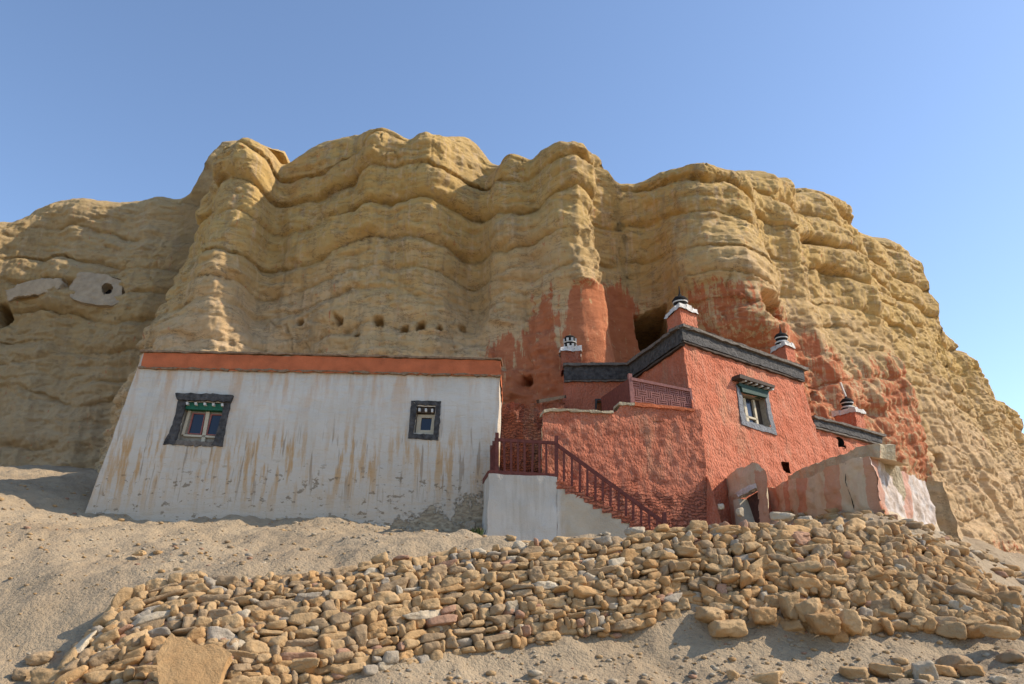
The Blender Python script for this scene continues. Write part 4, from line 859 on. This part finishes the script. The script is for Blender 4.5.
for i, px, lab in info:
    s = stones[i]; v = stone_world(s, ICO3[0])
    o = mesh_np('wall_stone' if not s['loose'] else 'loose_stone', v, ICO3[1], STONE[s['tone']]); o.location = s['p']
    tag(o, lab, 'stone', 'stones of the dry stone wall' if not s['loose'] else 'loose stones lying about')
vv, ff, mi = [], [], []; n0 = 0
def put(v, f, m):
    global n0
    vv.append(v); ff.append(f+n0); mi.append(np.full(len(f), m)); n0 += len(v)
for i in order[300:]:
    s = stones[i]; put(stone_world(s, ICO2[0])+s['p'], ICO2[1], TONES.index(s['tone']))
for k in range(1500):                                            # chips wedged between and behind the bigger stones
    a = rs_.uniform(0, Lu[-1]); h = np.interp(a, Lu, Hh); p, ex, ey, ez, t = surf(a, rs_.uniform(0, h)); sz = rs_.uniform(.05, .11)
    put((stone_shape(ICO1[0], rs_)*sz*np.array([1.3, 1, .7]))@np.stack([ex, ey, ez], 1).T+p+ey*rs_.uniform(.0, .07), ICO1[1], rs_.integers(0, 6))
tag(mesh_np('stone_fill', np.concatenate(vv), np.concatenate(ff), [STONE[t] for t in TONES], mi=np.concatenate(mi)), 'small stones and chips wedged between the larger stones of the wall and heap', 'stones', kind='stuff')
vv, ff, mi = [], [], []; n0 = 0
for k in range(5200):                                            # gravel strewn over the dust
    x, y = (rs_.uniform(-13, 13), rs_.uniform(10.6, 22)) if k < 3400 else (rs_.uniform(-4, 14), rs_.uniform(10.6, 14))
    sz = float(np.clip(rs_.lognormal(math.log(.022), .55), .01, .10)); z = ground(np.array([x]), np.array([y]))[0]
    put(stone_shape(ICO1[0], rs_)*sz*np.array([1.2, 1.1, .7])+np.array([x, y, z+sz*.2]), ICO1[1], rs_.choice(6, p=[.35, .1, .25, .15, .1, .05]))
for k in range(1500):                                            # stony rubble on the slope right of the heap
    px, py = rs_.uniform(905, 1024), rs_.uniform(515, 610)
    lo_, hi_ = np.interp(px, [900, 950, 1000, 1024], [520, 540, 575, 590]), np.interp(px, [900, 950, 1000, 1024], [540, 565, 605, 625])
    if not lo_ < py < hi_: continue
    x = rs_.uniform(6.8, 13); y = rs_.uniform(15.5, 21); z = ground(np.array([x]), np.array([y]))[0]; sz = rs_.uniform(.03, .13)
    put(stone_shape(ICO2[0], rs_)*sz*np.array([1.3, 1.1, .7])+np.array([x, y, z+sz*.2]), ICO2[1], rs_.choice(6, p=[.3, .3, .1, .2, .05, .05]))
tag(mesh_np('gravel', np.concatenate(vv), np.concatenate(ff), [STONE[t] for t in TONES], mi=np.concatenate(mi)), 'gravel and small rubble strewn over the dusty slope', 'gravel', kind='stuff')
# leaning slab
Sp = Plane(at(190, 660, 11.2), at(220, 660, 11.25), at(195, 690, 10.95)); mb = MB()
ol = [(165, 640), (171, 632.5), (182, 637), (200, 646), (214, 644), (228, 651), (232, 653), (224, 668), (218, 690), (219, 705), (160, 705), (158, 680), (156, 656)]
mb.prism(rag(ol, 5, .5, 80), Sp, -.16, 0); sl_ = mb.build('rock_slab', STONE['ochre'])
bm = bmesh.new(); bm.from_mesh(sl_.data); bmesh.ops.triangulate(bm, faces=bm.faces); bmesh.ops.subdivide_edges(bm, edges=bm.edges, cuts=3, use_grid_fill=True); bm.to_mesh(sl_.data); bm.free()
n_ = len(sl_.data.vertices); cc = np.empty(n_*3, np.float32); sl_.data.vertices.foreach_get('co', cc); cc = cc.reshape(-1, 3); cc = cc+vnoise(cc, 4, .015, 4); sl_.data.vertices.foreach_set('co', cc.astype(np.float32).ravel())
tag(sl_, 'large flat orange-tan slab leaning upright at the left foot of the stone wall', 'rock')
# weed beside the landing
mb = MB(); p = at(477, 547, 16.6); p[2] = ground(np.array([p[0]]), np.array([p[1]]))[0]
for k in range(60):
    a = rs_.uniform(0, 6.28); L_ = rs_.uniform(.06, .2); q = p+V(math.cos(a), math.sin(a), 0)*rs_.uniform(0, .12); e = q+V(math.cos(a)*.5, math.sin(a)*.5, 1)*L_; sd = V(-math.sin(a), math.cos(a), 0)*.018
    mb.add([q-sd, q+sd, (q+e)/2+sd*1.5, e, (q+e)/2-sd*1.5], [(0, 1, 2, 3, 4)])
tag(mb.build('weed', M['weed']), 'small green weed growing between stones beside the grey landing', 'plant')
